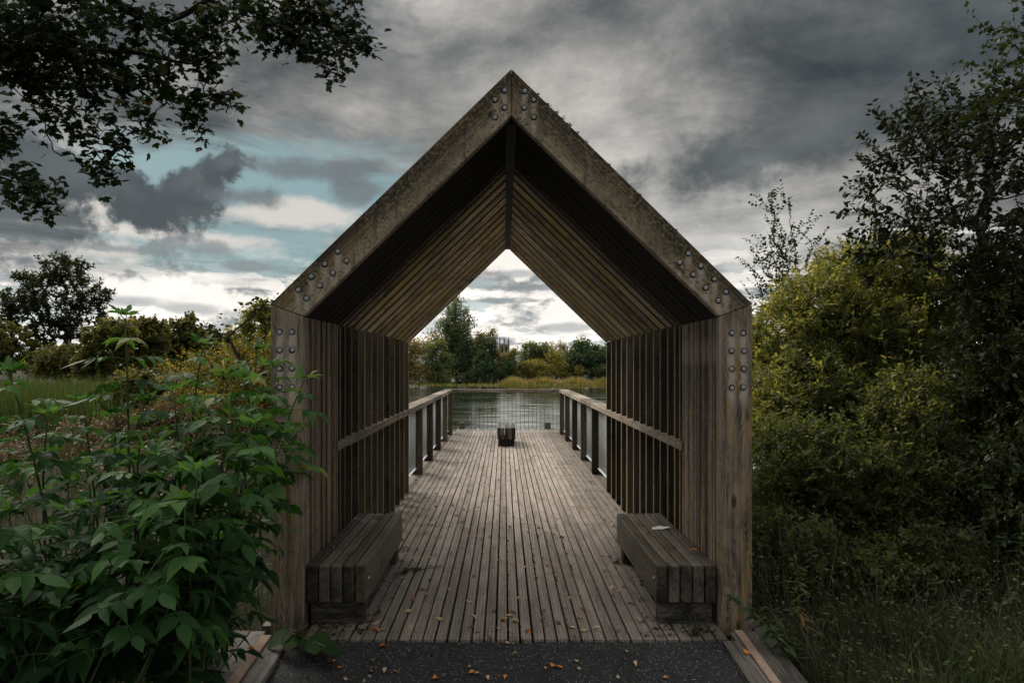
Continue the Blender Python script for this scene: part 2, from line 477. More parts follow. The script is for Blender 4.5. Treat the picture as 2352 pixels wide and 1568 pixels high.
def plant(name, label, cat, roots, targets, leaf, size, lmat, bmat, twigs=2, twig_len=0.3, nl=9, rt=0.003, pipe=0.45,
          up=0.35, spread=0.7, group=None, sag=0.08, bias=0.25, stem='trunk', crown='crown', tint_fn=None, smooth=False, rmax=None, lang=0.8, sides=5, out=0.4):
    roots = [np.array(r, float) for r in roots]
    t = thing(name, roots[0], label, cat, group)
    p0, p1, c0, c1, td = skeleton(roots, targets, sag, bias)
    r0 = rt * c0 ** pipe; r1 = rt * c1 ** pipe
    if rmax: r0 = np.minimum(r0, rmax); r1 = np.minimum(r1, rmax)
    parts = [cones(p0, p1, np.maximum(r1, np.minimum(r0, r1 * 1.4)), r1, sides)]
    cen = targets.mean(0)
    N = len(targets)
    od = unit(targets - cen)
    tw_d = unit(np.repeat(td * .5 + od * out, twigs, 0) + np.array([0, 0, up]) + R.normal(0, spread * .5, (N * twigs, 3)))
    tw_p = np.repeat(targets, twigs, 0) - tw_d * twig_len * .15
    tl = twig_len * R.uniform(.55, 1.25, (N * twigs, 1))
    droop = np.array([0, 0, -.25 if up >= 0 else -.05])
    tw_e = tw_p + tw_d * tl + droop * tl * .3
    parts.append(cones(tw_p, tw_e, rt * .9, rt * .35, 3))
    V, F = join_np(parts)
    mesh_np(stem, V, F, bmat, t, gr=V)
    s = (np.arange(nl) + .7) / nl
    pos = tw_p[:, None] + tw_d[:, None] * tl[:, None] * s[None, :, None] + droop * tl[:, None] * .3 * (s ** 2)[None, :, None]
    side = unit(np.cross(tw_d, R.normal(size=tw_d.shape)))
    sgn = np.where(np.arange(nl) % 2 == 0, 1.0, -1.0)[None, :, None]
    ld = tw_d[:, None] * .55 + side[:, None] * sgn * lang + R.normal(0, .28, (len(tw_p), nl, 3)) + np.array([0, 0, -.12])
    nrm = np.array([0, 0, .8]) + R.normal(0, .55, ld.shape)
    M = len(tw_p) * nl
    sz = size * R.uniform(.6, 1.25, M)
    tn = np.clip(np.repeat(R.random(len(tw_p)), nl) * .55 + R.random(M) * .5 - .02, 0, 1)
    pos = pos.reshape(-1, 3)
    if tint_fn is not None: tn = np.clip(tint_fn(pos, tn), 0, 1)
    leaves(crown, leaf, pos, ld.reshape(-1, 3), nrm.reshape(-1, 3), sz, tn, lmat, t, smooth)
    return t

# ================================================================== SKY, SUN
SUN_AZ, SUN_EL = math.radians(-40), math.radians(36)
SUN_STRENGTH = 3.4
world = bpy.data.worlds.new('World'); scene.world = world; world.use_nodes = True
world.node_tree.nodes.clear()
W = NT(world.node_tree)
wout = W.node('ShaderNodeOutputWorld'); bg = W.node('ShaderNodeBackground')
W.l.new(bg.outputs[0], wout.inputs[0])
BGS = 0.1
bg.inputs[1].default_value = BGS
sky = W.node('ShaderNodeTexSky', sky_type='NISHITA')
sky.sun_disc = False; sky.sun_elevation = SUN_EL; sky.sun_rotation = SUN_AZ
sky.air_density = 1.2; sky.dust_density = 2.0; sky.ozone_density = 1.5
D = W.vmath('NORMALIZE', W.node('ShaderNodeTexCoord').outputs['Generated'])
dx, dy, dz = W.sep(D)[0:3]
dzc = W.math('MAXIMUM', dz, 0.0)
den = W.math('ADD', dzc, 0.13)
Q = W.comb(W.math('DIVIDE', dx, den), W.math('DIVIDE', dy, den), 0.0)
q1 = W.noise(Q, 0.42, 5, 0.52, 0.35)
q3 = W.noise(W.vmath('ADD', Q, (1.3, 5.1, 8.0)), 2.6, 7, 0.66, 0.25)
q2b = W.noise(W.vmath('ADD', Q, (7.3, 2.32, 4.0)), 1.25, 7, 0.64, 0.3)
q2 = W.noise(W.vmath('ADD', Q, (7.3, 2.1, 4.0)), 1.25, 7, 0.64, 0.3)
az = W.math('DIVIDE', dx, W.math('ADD', W.math('ABSOLUTE', dy), 0.25))
fine = W.noise(W.comb(W.math('MULTIPLY', az, 9), W.math('MULTIPLY', dz, 17), 1.7), 1.0, 7, 0.62, 0.25)
edge = W.noise(D, 17.0, 7, 0.62, 0.0)
wisp = W.noise(W.comb(W.math('MULTIPLY', az, 4), W.math('MULTIPLY', dz, 22), 5.7), 1.0, 6, 0.6, 0.5)

def blob(cx, cy, rx, ry, amt=0.9, soft=(1.15, 0.35), n=None, tilt=0.0):
    c = unit(np.array([(cx - 1158) / FPX, 1.0, -(cy - 840) / FPX]))
    ux = unit(np.cross(c, (0, 0, 1.0))); uz = np.cross(ux, c)
    ct, st = math.cos(tilt), math.sin(tilt)
    ux, uz = ux * ct + uz * st, uz * ct - ux * st
    df = W.vmath('SUBTRACT', D, tuple(c))
    s = W.vmath('DOT_PRODUCT', df, tuple(ux * FPX / rx)); t = W.vmath('DOT_PRODUCT', df, tuple(uz * FPX / ry))
    w_ = W.vmath('DOT_PRODUCT', df, tuple(c * 3))
    r = W.vmath('LENGTH', W.comb(s, t, w_))
    r = W.math('ADD', r, W.math('MULTIPLY', W.math('SUBTRACT', n if n is not None else fine, 0.5), amt * 2))
    return W.mr(r, soft[1], soft[0], 1.0, 0.0)

# high overcast
g = W.math('ADD', W.math('MULTIPLY', q1, 0.62), W.math('MULTIPLY', q2, 0.38))
g = W.math('ADD', g, W.math('MULTIPLY', W.math('SUBTRACT', q2b, q2), 0.9))
over = W.ramp(g, [(0.36, (.048, .058, .064)), (0.46, (.115, .126, .130)), (0.54, (.245, .242, .236)), (0.64, (.47, .45, .425))])
def over_blob(b, colr, k=1.0):
    global over
    over = W.mix(W.math('MULTIPLY', b, k) if k != 1.0 else b, over, (*colr, 1))
over_blob(blob(2150, 160, 800, 260, .5, (1.3, .2), q2), (.050, .062, .068), .74)
over_blob(blob(1500, 30, 600, 120, .6, (1.3, .1), q2), (.085, .095, .10), .6)
over_blob(blob(1000, 250, 520, 150, .7, (1.3, .1), q2), (.25, .245, .235), .55)
over_blob(blob(1330, 210, 330, 150, .8, (1.3, .0), q2), (.36, .345, .325), .62)
over_blob(blob(1440, 360, 200, 130, .6, (1.4, .0), q2), (.48, .455, .43), .72)
over_blob(blob(2000, 480, 330, 110, .7, (1.3, .0), wisp), (.36, .345, .33), .7)
over_blob(blob(1620, 560, 260, 130, .6, (1.4, .1), wisp), (.47, .46, .44), .85)
over_blob(blob(1700, 372, 320, 60, 1.3, (1.25, .2), edge, math.radians(6)), (.060, .073, .080), .92)
over_blob(blob(1830, 300, 230, 55, 1.3, (1.3, .2), edge, math.radians(22)), (.095, .105, .11), .8)
q4 = W.noise(D, 6.5, 6, 0.62, 0.2)
over = W.mix(1.0, over, W.ramp(q4, [(.34, (.78, .79, .80)), (.5, (1.0, 1.0, 1.0)), (.66, (1.26, 1.25, 1.23))]), 'MULTIPLY')
over = W.mix(1.0, over, W.ramp(q3, [(.34, (.78, .79, .80)), (.5, (1.0, 1.0, 1.0)), (.66, (1.24, 1.22, 1.20))]), 'MULTIPLY')
# blue openings, thin white banks, dark scud on the left
teal = W.mix(0.75, W.mix(1.0, sky.outputs[0], (.022, .026, .025, 1), 'MULTIPLY'), (.225, .345, .375, 1))
for b in ((640, 410, 420, 95, 4), (250, 560, 360, 62, 0), (620, 580, 320, 70, 0)  , (780, 480, 170, 90, 0)):
    over = W.mix(W.math('MULTIPLY', blob(b[0], b[1], b[2], b[3], 1.3, (1.2, .4), wisp, math.radians(b[4])), .95), over, teal)
for b in ((580, 487, 280, 24, 3), (330, 528, 300, 18, -3), (90, 560, 140, 22, 0), (240, 470, 130, 30, 8)  ):
    over_blob(blob(b[0], b[1], b[2], b[3] * 1.1, 1.6, (1.25, .3), fine, math.radians(b[4])), (.56, .525, .49), .9)
for b in ((385, 462, 110, 52, 12), (455, 420, 95, 40, 28), (520, 388, 40, 30, 30), (320, 492, 60, 26, 0), (40, 500, 170, 90, 0), (170, 410, 130, 60, -8)):
    over_blob(blob(b[0], b[1], b[2] * 1.15, b[3] * 1.15, 1.9, (1.2, .55), edge, math.radians(b[4])), (.066, .080, .088), .95)
    over_blob(blob(b[0] - 8, b[1] - 12, b[2] * .8, b[3] * .7, 1.6, (1.1, .1), edge, math.radians(b[4])), (.13, .145, .15), .45)
for b in ((690, 392, 150, 24, -3), (830, 384, 80, 20, 5), (570, 455, 90, 24, 0), (830, 440, 90, 34, 10), (350, 330, 60, 22, 20)):
    over_blob(blob(b[0], b[1], b[2], b[3], 1.25, (1.25, .2), edge, math.radians(b[4])), (.135, .155, .165), .85)
# heaped clouds near the horizon: bright crowns, grey bases
cv = W.comb(W.math('MULTIPLY', az, 9.5), W.math('MULTIPLY', dz, 21), 0.0)
def cum(off): return W.noise(W.vmath('ADD', cv, off), 1.0, 7, 0.63, 0.2)
c0 = cum((3.1, 0.0, 2.0)); c1 = cum((3.1, 0.30, 2.0))
sh = W.math('SUBTRACT', c0, c1)
cumc = W.ramp(W.math('ADD', W.math('MULTIPLY', sh, 3.6), 0.5), [(0.18, (.22, .245, .258)), (0.43, (.52, .51, .49)), (0.66, (.92, .87, .81))])
gap = W.mix(W.mr(dz, 0.0, 0.14), (.62, .64, .62, 1), (.40, .47, .475, 1))
cumc = W.mix(W.mr(c0, 0.425, 0.475), gap, cumc)
cumc = W.mix(1.0, cumc, W.ramp(fine, [(.3, (.82, .83, .84)), (.7, (1.16, 1.15, 1.14))]), 'MULTIPLY')
lowm = W.mr(W.math('ADD', dz, W.math('MULTIPLY', W.math('SUBTRACT', wisp, 0.5), 0.14)), 0.085, 0.165, 1.0, 0.0)
skyc = W.mix(lowm, over, cumc)
for b in ((480, 570, 48, 20, 8), (575, 613, 55, 10, 0), (370, 565, 70, 14, 20), (250, 570, 110, 12, 0), (1210, 640, 80, 9, 0), (1240, 660, 150, 9, 0), (1180, 690, 130, 7, 0)):
    skyc = W.mix(W.math('MULTIPLY', blob(b[0], b[1], b[2], b[3], 1.5, (1.2, .4), edge, math.radians(b[4])), .8), skyc, (.20, .225, .235, 1))
for b in ((440, 683, 90, 32, 0), (300, 665, 70, 28, 0), (560, 700, 90, 26, 0), (1300, 720, 120, 40, 0), (1180, 600, 60, 30, 0)):
    skyc = W.mix(W.math('MULTIPLY', blob(b[0], b[1], b[2], b[3], 1.8, (1.15, .6), edge), .85), skyc, (.86, .82, .76, 1))
for b in ((440, 708, 95, 13, 0), (300, 690, 70, 12, 0), (560, 722, 90, 12, 0), (130, 668, 100, 14, 0), (1300, 752, 120, 12, 0), (1180, 628, 60, 9, 0)):
    skyc = W.mix(W.math('MULTIPLY', blob(b[0], b[1], b[2], b[3], 1.0, (1.2, .2), edge), .7), skyc, (.29, .31, .32, 1))
# unseen sky: bright overhead added to light the deck, dull behind to darken foreground
ZEN, BACK = 1.0, 1.0
zen = W.mr(dz, 0.50, 0.85)
skyc = W.mix(zen, skyc, (.98, .98, .94, 1))
backm = W.mr(dy, -0.15, -0.6)
skyc = W.mix(W.math('MULTIPLY', backm, W.math('SUBTRACT', 1.0, zen)), skyc, (.24, .25, .255, 1))
skyc = W.mix(W.mr(dz, -0.01, -0.06), skyc, (.10, .11, .10, 1))
W.put(bg.inputs[0], W.mix(1.0, skyc, (1.28 / BGS,) * 3 + (1,), 'MULTIPLY'))
W.n[-1].clamp_result = False

sun = bpy.data.lights.new('sun', 'SUN'); sun.energy = SUN_STRENGTH; sun.angle = math.radians(26); sun.color = (1.0, .93, .84)
suno = bpy.data.objects.new('sun', sun); col.objects.link(suno)
sd = Vector((math.sin(SUN_AZ) * math.cos(SUN_EL), math.cos(SUN_AZ) * math.cos(SUN_EL), math.sin(SUN_EL)))
suno.rotation_euler = sd.to_track_quat('Z', 'Y').to_euler()
suno.location = (-3, 8, 14)

scene.view_settings.view_transform = 'Standard'
scene.view_settings.look = 'None'
scene.view_settings.exposure = 0
world.cycles.sampling_method = 'NONE'
scene.cycles.max_bounces = 4
scene.cycles.diffuse_bounces = 2
scene.cycles.glossy_bounces = 2
scene.cycles.transmission_bounces = 3
scene.cycles.use_denoising = True

# ================================================================== MATERIALS
BOLTS = {
 'lp': [(642, 762), (671, 762), (642, 804), (671, 804), (642, 846), (671, 846), (642, 889), (671, 889)],
 'rp': [(1681, 765), (1707, 765), (1680, 806), (1709, 806), (1681, 847), (1708, 847), (1681, 890), (1707, 889)],
 'lr': [(776, 578), (796, 599), (746, 607), (765, 627), (715, 636), (735, 656), (685, 665), (704, 685), (1159, 209), (1137, 230), (1159, 248), (1137, 270)],
 'rr': [(1581, 582), (1561, 603), (1610, 611), (1591, 631), (1640, 641), (1621, 661), (1668, 670), (1650, 690), (1205, 210), (1226, 230), (1204, 248), (1226, 270)]}
def bxz(p): return (CAMX + (p[0] - 1158) / FPX * 4.5, CAMZ - (p[1] - 840) / FPX * 4.5)
M_front = wood_mat('front timber', (0.067, 0.051, 0.035), (0.237, 0.182, 0.118), (0.435, 0.352, 0.256), (0.422, 0.275, 0.083), .5, lichen=.75, streak=.45, pale=.25, spots=[bxz(p) for p in BOLTS['lr'] + BOLTS['rr']])
M_post = wood_mat('post timber', (0.0576, 0.0440, 0.0328), (0.1872, 0.1456, 0.1072), (0.3360, 0.2736, 0.2160), (0.4032, 0.2496, 0.0624), .65, lichen=.10, streak=.5, pale=.55)
M_fpostb = wood_mat('front post timber', (0.0686, 0.0528, 0.0387), (0.2235, 0.1742, 0.1285), (0.4004, 0.3256, 0.2578), (0.4805, 0.2974, 0.0748), .42, lichen=.10, streak=.5, pale=.5, spots=[bxz(p) for p in BOLTS['lp'] + BOLTS['rp']])
M_frame = wood_mat('frame timber', (0.0780, 0.0611, 0.0416), (0.2418, 0.1872, 0.1235), (0.4212, 0.3432, 0.2418), (0.3588, 0.2730, 0.0546), .6, streak=.5)
M_fpost = wood_mat('inner post timber', (0.0221, 0.0179, 0.0119), (0.0663, 0.0519, 0.0340), (0.1275, 0.1020, 0.0680), (0.0808, 0.0638, 0.0170), .5, streak=.5)  # darker copy, shade on the slat faces put into the colour
M_fedge = wood_mat('lit inner edge', (.060, .048, .032), (.165, .132, .088), (.28, .23, .16), (.20, .155, .045), .4, streak=.35)  # light caught by the slat edges, put into a paler timber
M_rdark = wood_mat('shaded rafter timber', (0.0144, 0.0126, 0.0090), (0.0449, 0.0360, 0.0261), (0.0989, 0.0809, 0.0584), (0.0539, 0.0449, 0.0180), .3, streak=.6)  # dim front part of the roof: shade put into a darker timber
M_under = noise_mat('shaded underside', (.006, .005, .004), (.016, .013, .010), 9)  # shade below the rafters, put into the colour as near black
M_deck = wood_mat('deck timber', (0.1710, 0.1350, 0.1098), (0.4140, 0.3420, 0.2880), (0.5760, 0.4860, 0.4140), (0.3420, 0.2700, 0.1980), .15, streak=.4, rough=.66, spec=.4, grooves=285, grime=.35, wear_tone=1)
M_bend = wood_mat('sawn end timber', (.018, .017, .014), (.060, .053, .043), (.15, .13, .105), (.11, .09, .035), .4, streak=.6, grime=.9)
M_rail = wood_mat('rail timber', (.10, .08, .06), (.27, .22, .17), (.42, .36, .30), (.22, .17, .06), .35, lichen=.3, streak=.45)
M_bench = wood_mat('bench timber', (0.0255, 0.0221, 0.0170), (0.0892, 0.0748, 0.0570), (0.1785, 0.1530, 0.1190), (0.1275, 0.0978, 0.0340), .42, streak=.75, rough=.6, spec=.4, grime=.8)
M_rpost = wood_mat('rail post timber', (.03, .023, .016), (.085, .062, .042), (.16, .125, .09), (.10, .08, .03), .3, streak=.5)
M_edge = wood_mat('edging timber', (0.0525, 0.0473, 0.0420), (0.1425, 0.1275, 0.1125), (0.2250, 0.2063, 0.1875), (0.1500, 0.1200, 0.0750), .15, streak=.5, grime=.7)
M_ridge = wood_mat('ridge timber', (.012, .011, .010), (.035, .030, .026), (.07, .06, .05), (.05, .045, .03), .2, streak=.5)
M_strip = noise_mat('grip strip', (0.2890, 0.2040, 0.1530), (0.4250, 0.3060, 0.2380), 30, .9, .2, .8, .004)
M_dark = noise_mat('shadow void', (.006, .006, .005), (.016, .014, .011), 12)
M_steel = noise_mat('bolt steel', (.34, .36, .38), (.50, .53, .56), 60, .75, .15, .15, .002, 3, .0)
M_ring = noise_mat('bolt recess', (.010, .009, .008), (.03, .025, .02), 40)
M_galv = noise_mat('galvanised rod', (.55, .60, .62), (.75, .80, .82), 30, .6, .3, .1, .002, 3, .0)
M_iron = noise_mat('dark rod', (.03, .032, .034), (.07, .072, .075), 30, .5, .4)
M_white = noise_mat('white paper', (.70, .70, .68), (.82, .82, .80), 12, .8, .2)
M_bark = noise_mat('bark', (.022, .018, .013), (.075, .060, .045), 9, .9, .15, .8, .02)
M_barkp = noise_mat('pale bark', (.16, .15, .13), (.45, .43, .39), 5, .8, .2, .5, .02)
M_stemg = noise_mat('green stem', (.045, .06, .02), (.10, .12, .045), 14, .6, .3)
M_straw = noise_mat('dry stem', (.16, .11, .06), (.32, .24, .14), 14, .8, .2)

# ================================================================== SHELTER
HO, HI, EO, EI, AO, AI = 1.568, 1.353, 2.100, 2.023, 3.632, 3.326
shelter = thing('timber_shelter', (0, 7, 0), 'long open ended gabled timber shelter of upright frames over the deck', 'shelter')

def frame(y0, y1, rec, dz_, front=False, dense=False):
    """one portal frame: two posts, two rafters"""
    ho, hi = HO - rec * .6, HI + rec
    ai, ei = AI + rec * 1.4, EI + rec * .4
    ao = AO - rec * .8
    out = []
    for s in (-1, 1):
        pm, rm = MB(), MB()
        tp = R.random(); 
        post = [(s * ho, -.06), (s * ho, EO - .004 + dz_), (s * hi, ei - .004 + dz_), (s * hi, -.06)]
        raf = [(s * (ho + .006), EO + dz_), (s * (.0009 if front else 0), ao + dz_), (s * (.0009 if front else 0), ai + dz_), (s * hi, ei + dz_)]
        pm.prism(post, y0, y1, (0, 1), np.array([.30, .62, .80, .45]) if front else tp)
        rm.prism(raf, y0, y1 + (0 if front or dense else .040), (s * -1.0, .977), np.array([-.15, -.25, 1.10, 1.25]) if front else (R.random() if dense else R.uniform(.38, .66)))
        if not front:                                   # walkway edges take a paler colour for caught light, rafter undersides black for shade
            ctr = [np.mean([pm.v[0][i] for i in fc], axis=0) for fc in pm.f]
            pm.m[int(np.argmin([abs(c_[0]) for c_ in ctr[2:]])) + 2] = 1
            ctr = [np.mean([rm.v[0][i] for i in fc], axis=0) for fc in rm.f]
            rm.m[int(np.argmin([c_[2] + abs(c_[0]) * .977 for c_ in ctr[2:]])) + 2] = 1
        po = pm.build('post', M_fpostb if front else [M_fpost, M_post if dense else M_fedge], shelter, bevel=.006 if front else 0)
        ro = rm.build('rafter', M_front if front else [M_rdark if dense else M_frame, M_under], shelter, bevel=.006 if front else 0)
        out.append((po, ro))
    return out

ff = frame(4.50, 4.565, 0, 0, True)
ff[0][0]['label'] = 'left front post with two columns of bolts'
ff[1][0]['label'] = 'right front post with two columns of bolts and ochre patches'
ff[0][1]['label'] = 'left front rafter speckled with lichen'
ff[1][1]['label'] = 'right front rafter speckled with lichen and moss'
y = 4.569
k = 0
while y < 5.44:
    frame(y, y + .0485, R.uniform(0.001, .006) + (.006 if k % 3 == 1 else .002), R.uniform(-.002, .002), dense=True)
    y += .0502; k += 1
YS = [5.50, 5.67, 5.90, 6.19, 6.47, 6.81, 7.12, 7.48, 7.88, 8.25, 8.63, 9.01, 9.44]
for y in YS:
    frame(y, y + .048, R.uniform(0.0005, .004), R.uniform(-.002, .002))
mb = MB(); yy = 4.575
for L in (1.7, 1.65, 1.55):
    mb.box(-.034, .034, yy, yy + L - .004, 3.292, 3.45, 1); yy += L
mb.build('ridge_beam', M_ridge, shelter)

def bolts(parent, pts, r=.0138):
    for (px, py) in pts:
        X = CAMX + (px - 1158) / FPX * 4.5; Z = CAMZ - (py - 840) / FPX * 4.5
        b = MB()
        b.disc_cap((X, 4.4990, Z), r * 1.5, .002, n=14, mat=1)
        b.disc_cap((X + R.normal(0, .0012), 4.4972, Z + R.normal(0, .0012)), r * R.uniform(.94, 1.05), .006, n=12, mat=0)
        b.build('bolt', [M_steel, M_ring], parent)
bolts(ff[0][0], BOLTS["lp"])
bolts(ff[1][0], BOLTS["rp"])
bolts(ff[0][1], BOLTS["lr"])
bolts(ff[1][1], BOLTS["rr"])
# moss cushions on the weather edge of the right rafter
M_moss = leaf_mat('moss', [(0, (.05, .045, .015)), (1, (.14, .115, .04))], .15)
for (px, rr, nn) in ((1232, .008, 30), (1258, .006, 20), (1277, .009, 36), (1290, .007, 30), (1306, .010, 40), (1325, .006, 20), (1345, .005, 16), (1400, .004, 14), (1470, .005, 16), (1553, .006, 18)):
    ex = CAMX + (px - 1158) / FPX * 4.5
    mp = np.array([ex, 4.53, AO - ex * .977 + .004]) + R.normal(0, rr, (nn * 2, 3)) * (1.3, 1.8, .5)
    leaves('moss', kite(.4), mp, R.normal(0, 1, mp.shape) + (0, 0, .6), R.normal(0, 1, mp.shape), R.uniform(.006, .013, len(mp)), R.random(len(mp)), M_moss, shelter)

# ================================================================== RAILINGS
def rods(parent, pts, z0, z1, r=.0055, mat=None):
    for (x, y_) in pts:
        b = MB(); b.tube([(x, y_, z0), (x, y_, z1)], r, 6); b.build('baluster', mat or M_galv, parent, smooth=True)

for s, nm in ((-1, 'left'), (1, 'right')):
    t = thing('side_railing', (s * 1.46, 13.5, 0), 'timber railing with steel rods running along the %s side of the deck' % nm, 'railing', 'railings along the deck sides')
    b = MB(); yy = 5.44
    for L in (2.1, 1.98, 1.6, 1.6, 1.65, 1.6, 1.545):
        b.box(min(s * 1.349, s * 1.562), max(s * 1.349, s * 1.562), yy, min(yy + L - .003, 17.512), 1.030, 1.105 + R.uniform(-.002, .002), 1); yy += L
    b.build('handrail', M_rail, t, bevel=.005)
    py = [11.05, 12.65, 14.25, 15.90, 17.42]
    for y_ in py:
        b = MB(); b.box(min(s * 1.3555, s * 1.55), max(s * 1.3555, s * 1.55), y_, y_ + .085, -.20, 1.0285, 2); b.build('rail_post', M_rpost, t, bevel=.004)
    edges = [9.49] + py
    for a_, b_ in zip(edges[:-1], edges[1:]):
        y0 = a_ + (.09 if a_ > 9.6 else .02)
        n = int(round((b_ - y0) / .106))
        rods(t, [(s * 1.462, y0 + (i + .5) * (b_ - y0) / n) for i in range(n)], .075, 1.0)
        b = MB()
        b.box(s * 1.462 - .018, s * 1.462 + .018, y0, b_ - .002, .062, .074, 1)
        b.box(s * 1.462 - .018, s * 1.462 + .018, y0, b_ - .002, 1.0, 1.012, 1)
        b.build('rod_frame', M_galv, t)
t = thing('end_railing', (0, 17.6, 0), 'low timber railing with thin upright rods across the water end of the deck', 'railing')
b = MB(); b.box(-1.562, -.02, 17.516, 17.73, 1.031, 1.104, 0); b.box(-.016, 1.562, 17.516, 17.73, 1.031, 1.105, 0)
b.build('handrail', M_rail, t, bevel=.005)
rods(t, [(-1.30 + i * .1040, 17.62) for i in range(26)], .072, 1.030, .0052, M_iron)
b = MB(); b.box(-1.35, 1.35, 17.602, 17.638, .058, .0715, 0); b.build('rod_frame', M_galv, t)

# ================================================================== DECK (one sheet of boards)
mb = MB()
x = -1.31
i = 0
while x < 1.30:
    w = .0640 + R.uniform(-.0022, .0022)
    end = 18.05 + R.choice([0, 0, .05, .1, .25, .55, .8]) + R.uniform(0, .06)
    if abs(x) > 1.02: end = max(end, 18.9)
    if abs(x) < .35: end = 18.3 + R.uniform(0, .1)
    yy = 4.292 + R.uniform(0, .012)
    bt = R.random()
    while yy < end - .2:
        L = min(R.uniform(2.2, 4.8), end - yy)
        if end - (yy + L) < .6: L = end - yy
        dzv = R.uniform(-.002, .002); dxv = R.uniform(-.0012, .0012)
        mb.box(x + dxv, x + w + dxv, yy, yy + L - .004, -.036, dzv, 1, np.clip(.25 + bt * .25 + R.random() * .25, 0, 1))
        yy += L
    x += .0762; i += 1
for y_ in np.arange(4.42, 9.5, .6):
    for q in range(34):
        xb = -1.31 + .0762 * q
        if abs(xb) > 1.27: continue
        for o_ in (.016, .048):
            cx_, cy_ = xb + o_ + R.normal(0, .002), y_ + R.normal(0, .004)
            th = np.arange(6) * np.pi / 3
            mb.add(np.c_[cx_ + .0042 * np.cos(th), cy_ + .0042 * np.sin(th), np.full(6, .0028)], [tuple(range(6))], None, .3, 1)
for s in (-1, 1):                                   # sunk ledge outside the boards, edge beam, piles
    a_, b_ = sorted((s * 1.318, s * 1.60))
    mb.box(a_, b_, 4.60, 18.3, -.10, -.034, 1)
    a_, b_ = sorted((s * 1.601, s * 1.66))
    mb.box(a_, b_, 4.60, 18.3, -.32, -.028, 1)
    for y_ in (7.5, 10.5, 13.5, 16.5, 18.2):
        a_, b_ = sorted((s * 1.45, s * 1.59)); mb.box(a_, b_, y_, y_ + .15, -2.2, -.101, 2)
mb.box(-1.316, 1.316, 4.31, 18.02, -.11, -.062, 1, .2, 1)
deck = tag(mb.build('deck', [M_deck, M_dark]), kind='structure')

for (X, nm) in ((-1.19, 'left'), (1.13, 'right')):
    mb = MB(); mb.box(X - .08, X + .08, 18.62, 18.78, -2.0, .175, 2)
    tag(mb.build('mooring_post', M_rail, loc=(X, 18.7, 0), bevel=.008), 'short square timber post just beyond the end railing, %s one of two' % nm, 'post', 'short posts beyond the end railing')

# litter and moss caught in the gaps between boards
gx = -1.31 + .0762 * R.integers(1, 34, 900) - .005
gy = 4.35 + 9.0 * R.random(900) ** 1.6
clump = R.random(900) < .55
cxs = -1.31 + .0762 * np.array([14, 15, 17, 18, 20, 21, 22, 24]) - .005
kk = R.integers(0, 8, 900)
cy0 = np.array([6.4, 7.0, 5.8, 7.4, 5.9, 6.9, 5.4, 6.2])
gx = np.where(clump, cxs[kk], gx); gy = np.where(clump, cy0[kk] + R.normal(0, .45, 900), gy)
gy = np.clip(gy, 4.35, 17)
gp = np.c_[gx + R.normal(0, .003, 900), gy, R.uniform(-.02, .001, 900)]
M_gmoss = leaf_mat('gap moss', [(0, (.035, .05, .012)), (.6, (.09, .11, .025)), (1, (.14, .10, .05))], .2)
tag(leaves('moss', kite(.45), gp, R.normal(0, .6, gp.shape) + (0, .3, .7), R.normal(0, 1, gp.shape), R.uniform(.010, .026, 900), R.random(900), M_gmoss),
    'green moss and bits caught in the gaps between deck boards', 'moss', kind='stuff')

# ================================================================== BENCHES
def bench(cx, y0, y1, w, label, screw=0, legs=()):
    t = thing('slatted_bench', (cx, (y0 + y1) / 2, 0), label, 'bench', 'timber benches on the deck')
    n = 5; gp_ = .0085; sw = (w - gp_ * (n - 1)) / n
    for i in range(n):
        b = MB(); x0 = cx - w / 2 + i * (sw + gp_)
        b.box(x0, x0 + sw, y0 + R.uniform(0, .004), y1 - R.uniform(0, .006), .146, .393 + R.uniform(-.0015, .0015), 1)
        b.m[2] = b.m[3] = 1
        b.build('slat', [M_bench, M_bend], t, bevel=.009)
    for (a_, b_) in legs:
        b = MB(); b.box(cx - w / 2 + .022, cx + w / 2 - .022, a_, b_, -.002, .1445, 0); b.build('leg', M_bend, t, bevel=.004)
    if screw:
        b = MB(); xs = cx + screw * (w / 2); b.disc_cap((xs, y0 + .07, .292), .010, .012, (screw, 0, 0), 10); b.build('screw', M_steel, t)
bench(-1.149, 4.53, 6.15, .392, 'heavy slatted timber bench against the left wall of the shelter', 1, ((4.56, 4.66), (5.93, 6.07)))
bench(1.149, 4.53, 6.15, .392, 'heavy slatted timber bench with paper scrap against the right wall of the shelter', -1, ((4.56, 4.66), (5.93, 6.07)))
bench(0.0, 14.58, 15.72, .385, 'slatted timber bench standing alone mid deck before the end railing', 0, ((14.60, 14.78), (15.5, 15.68)))

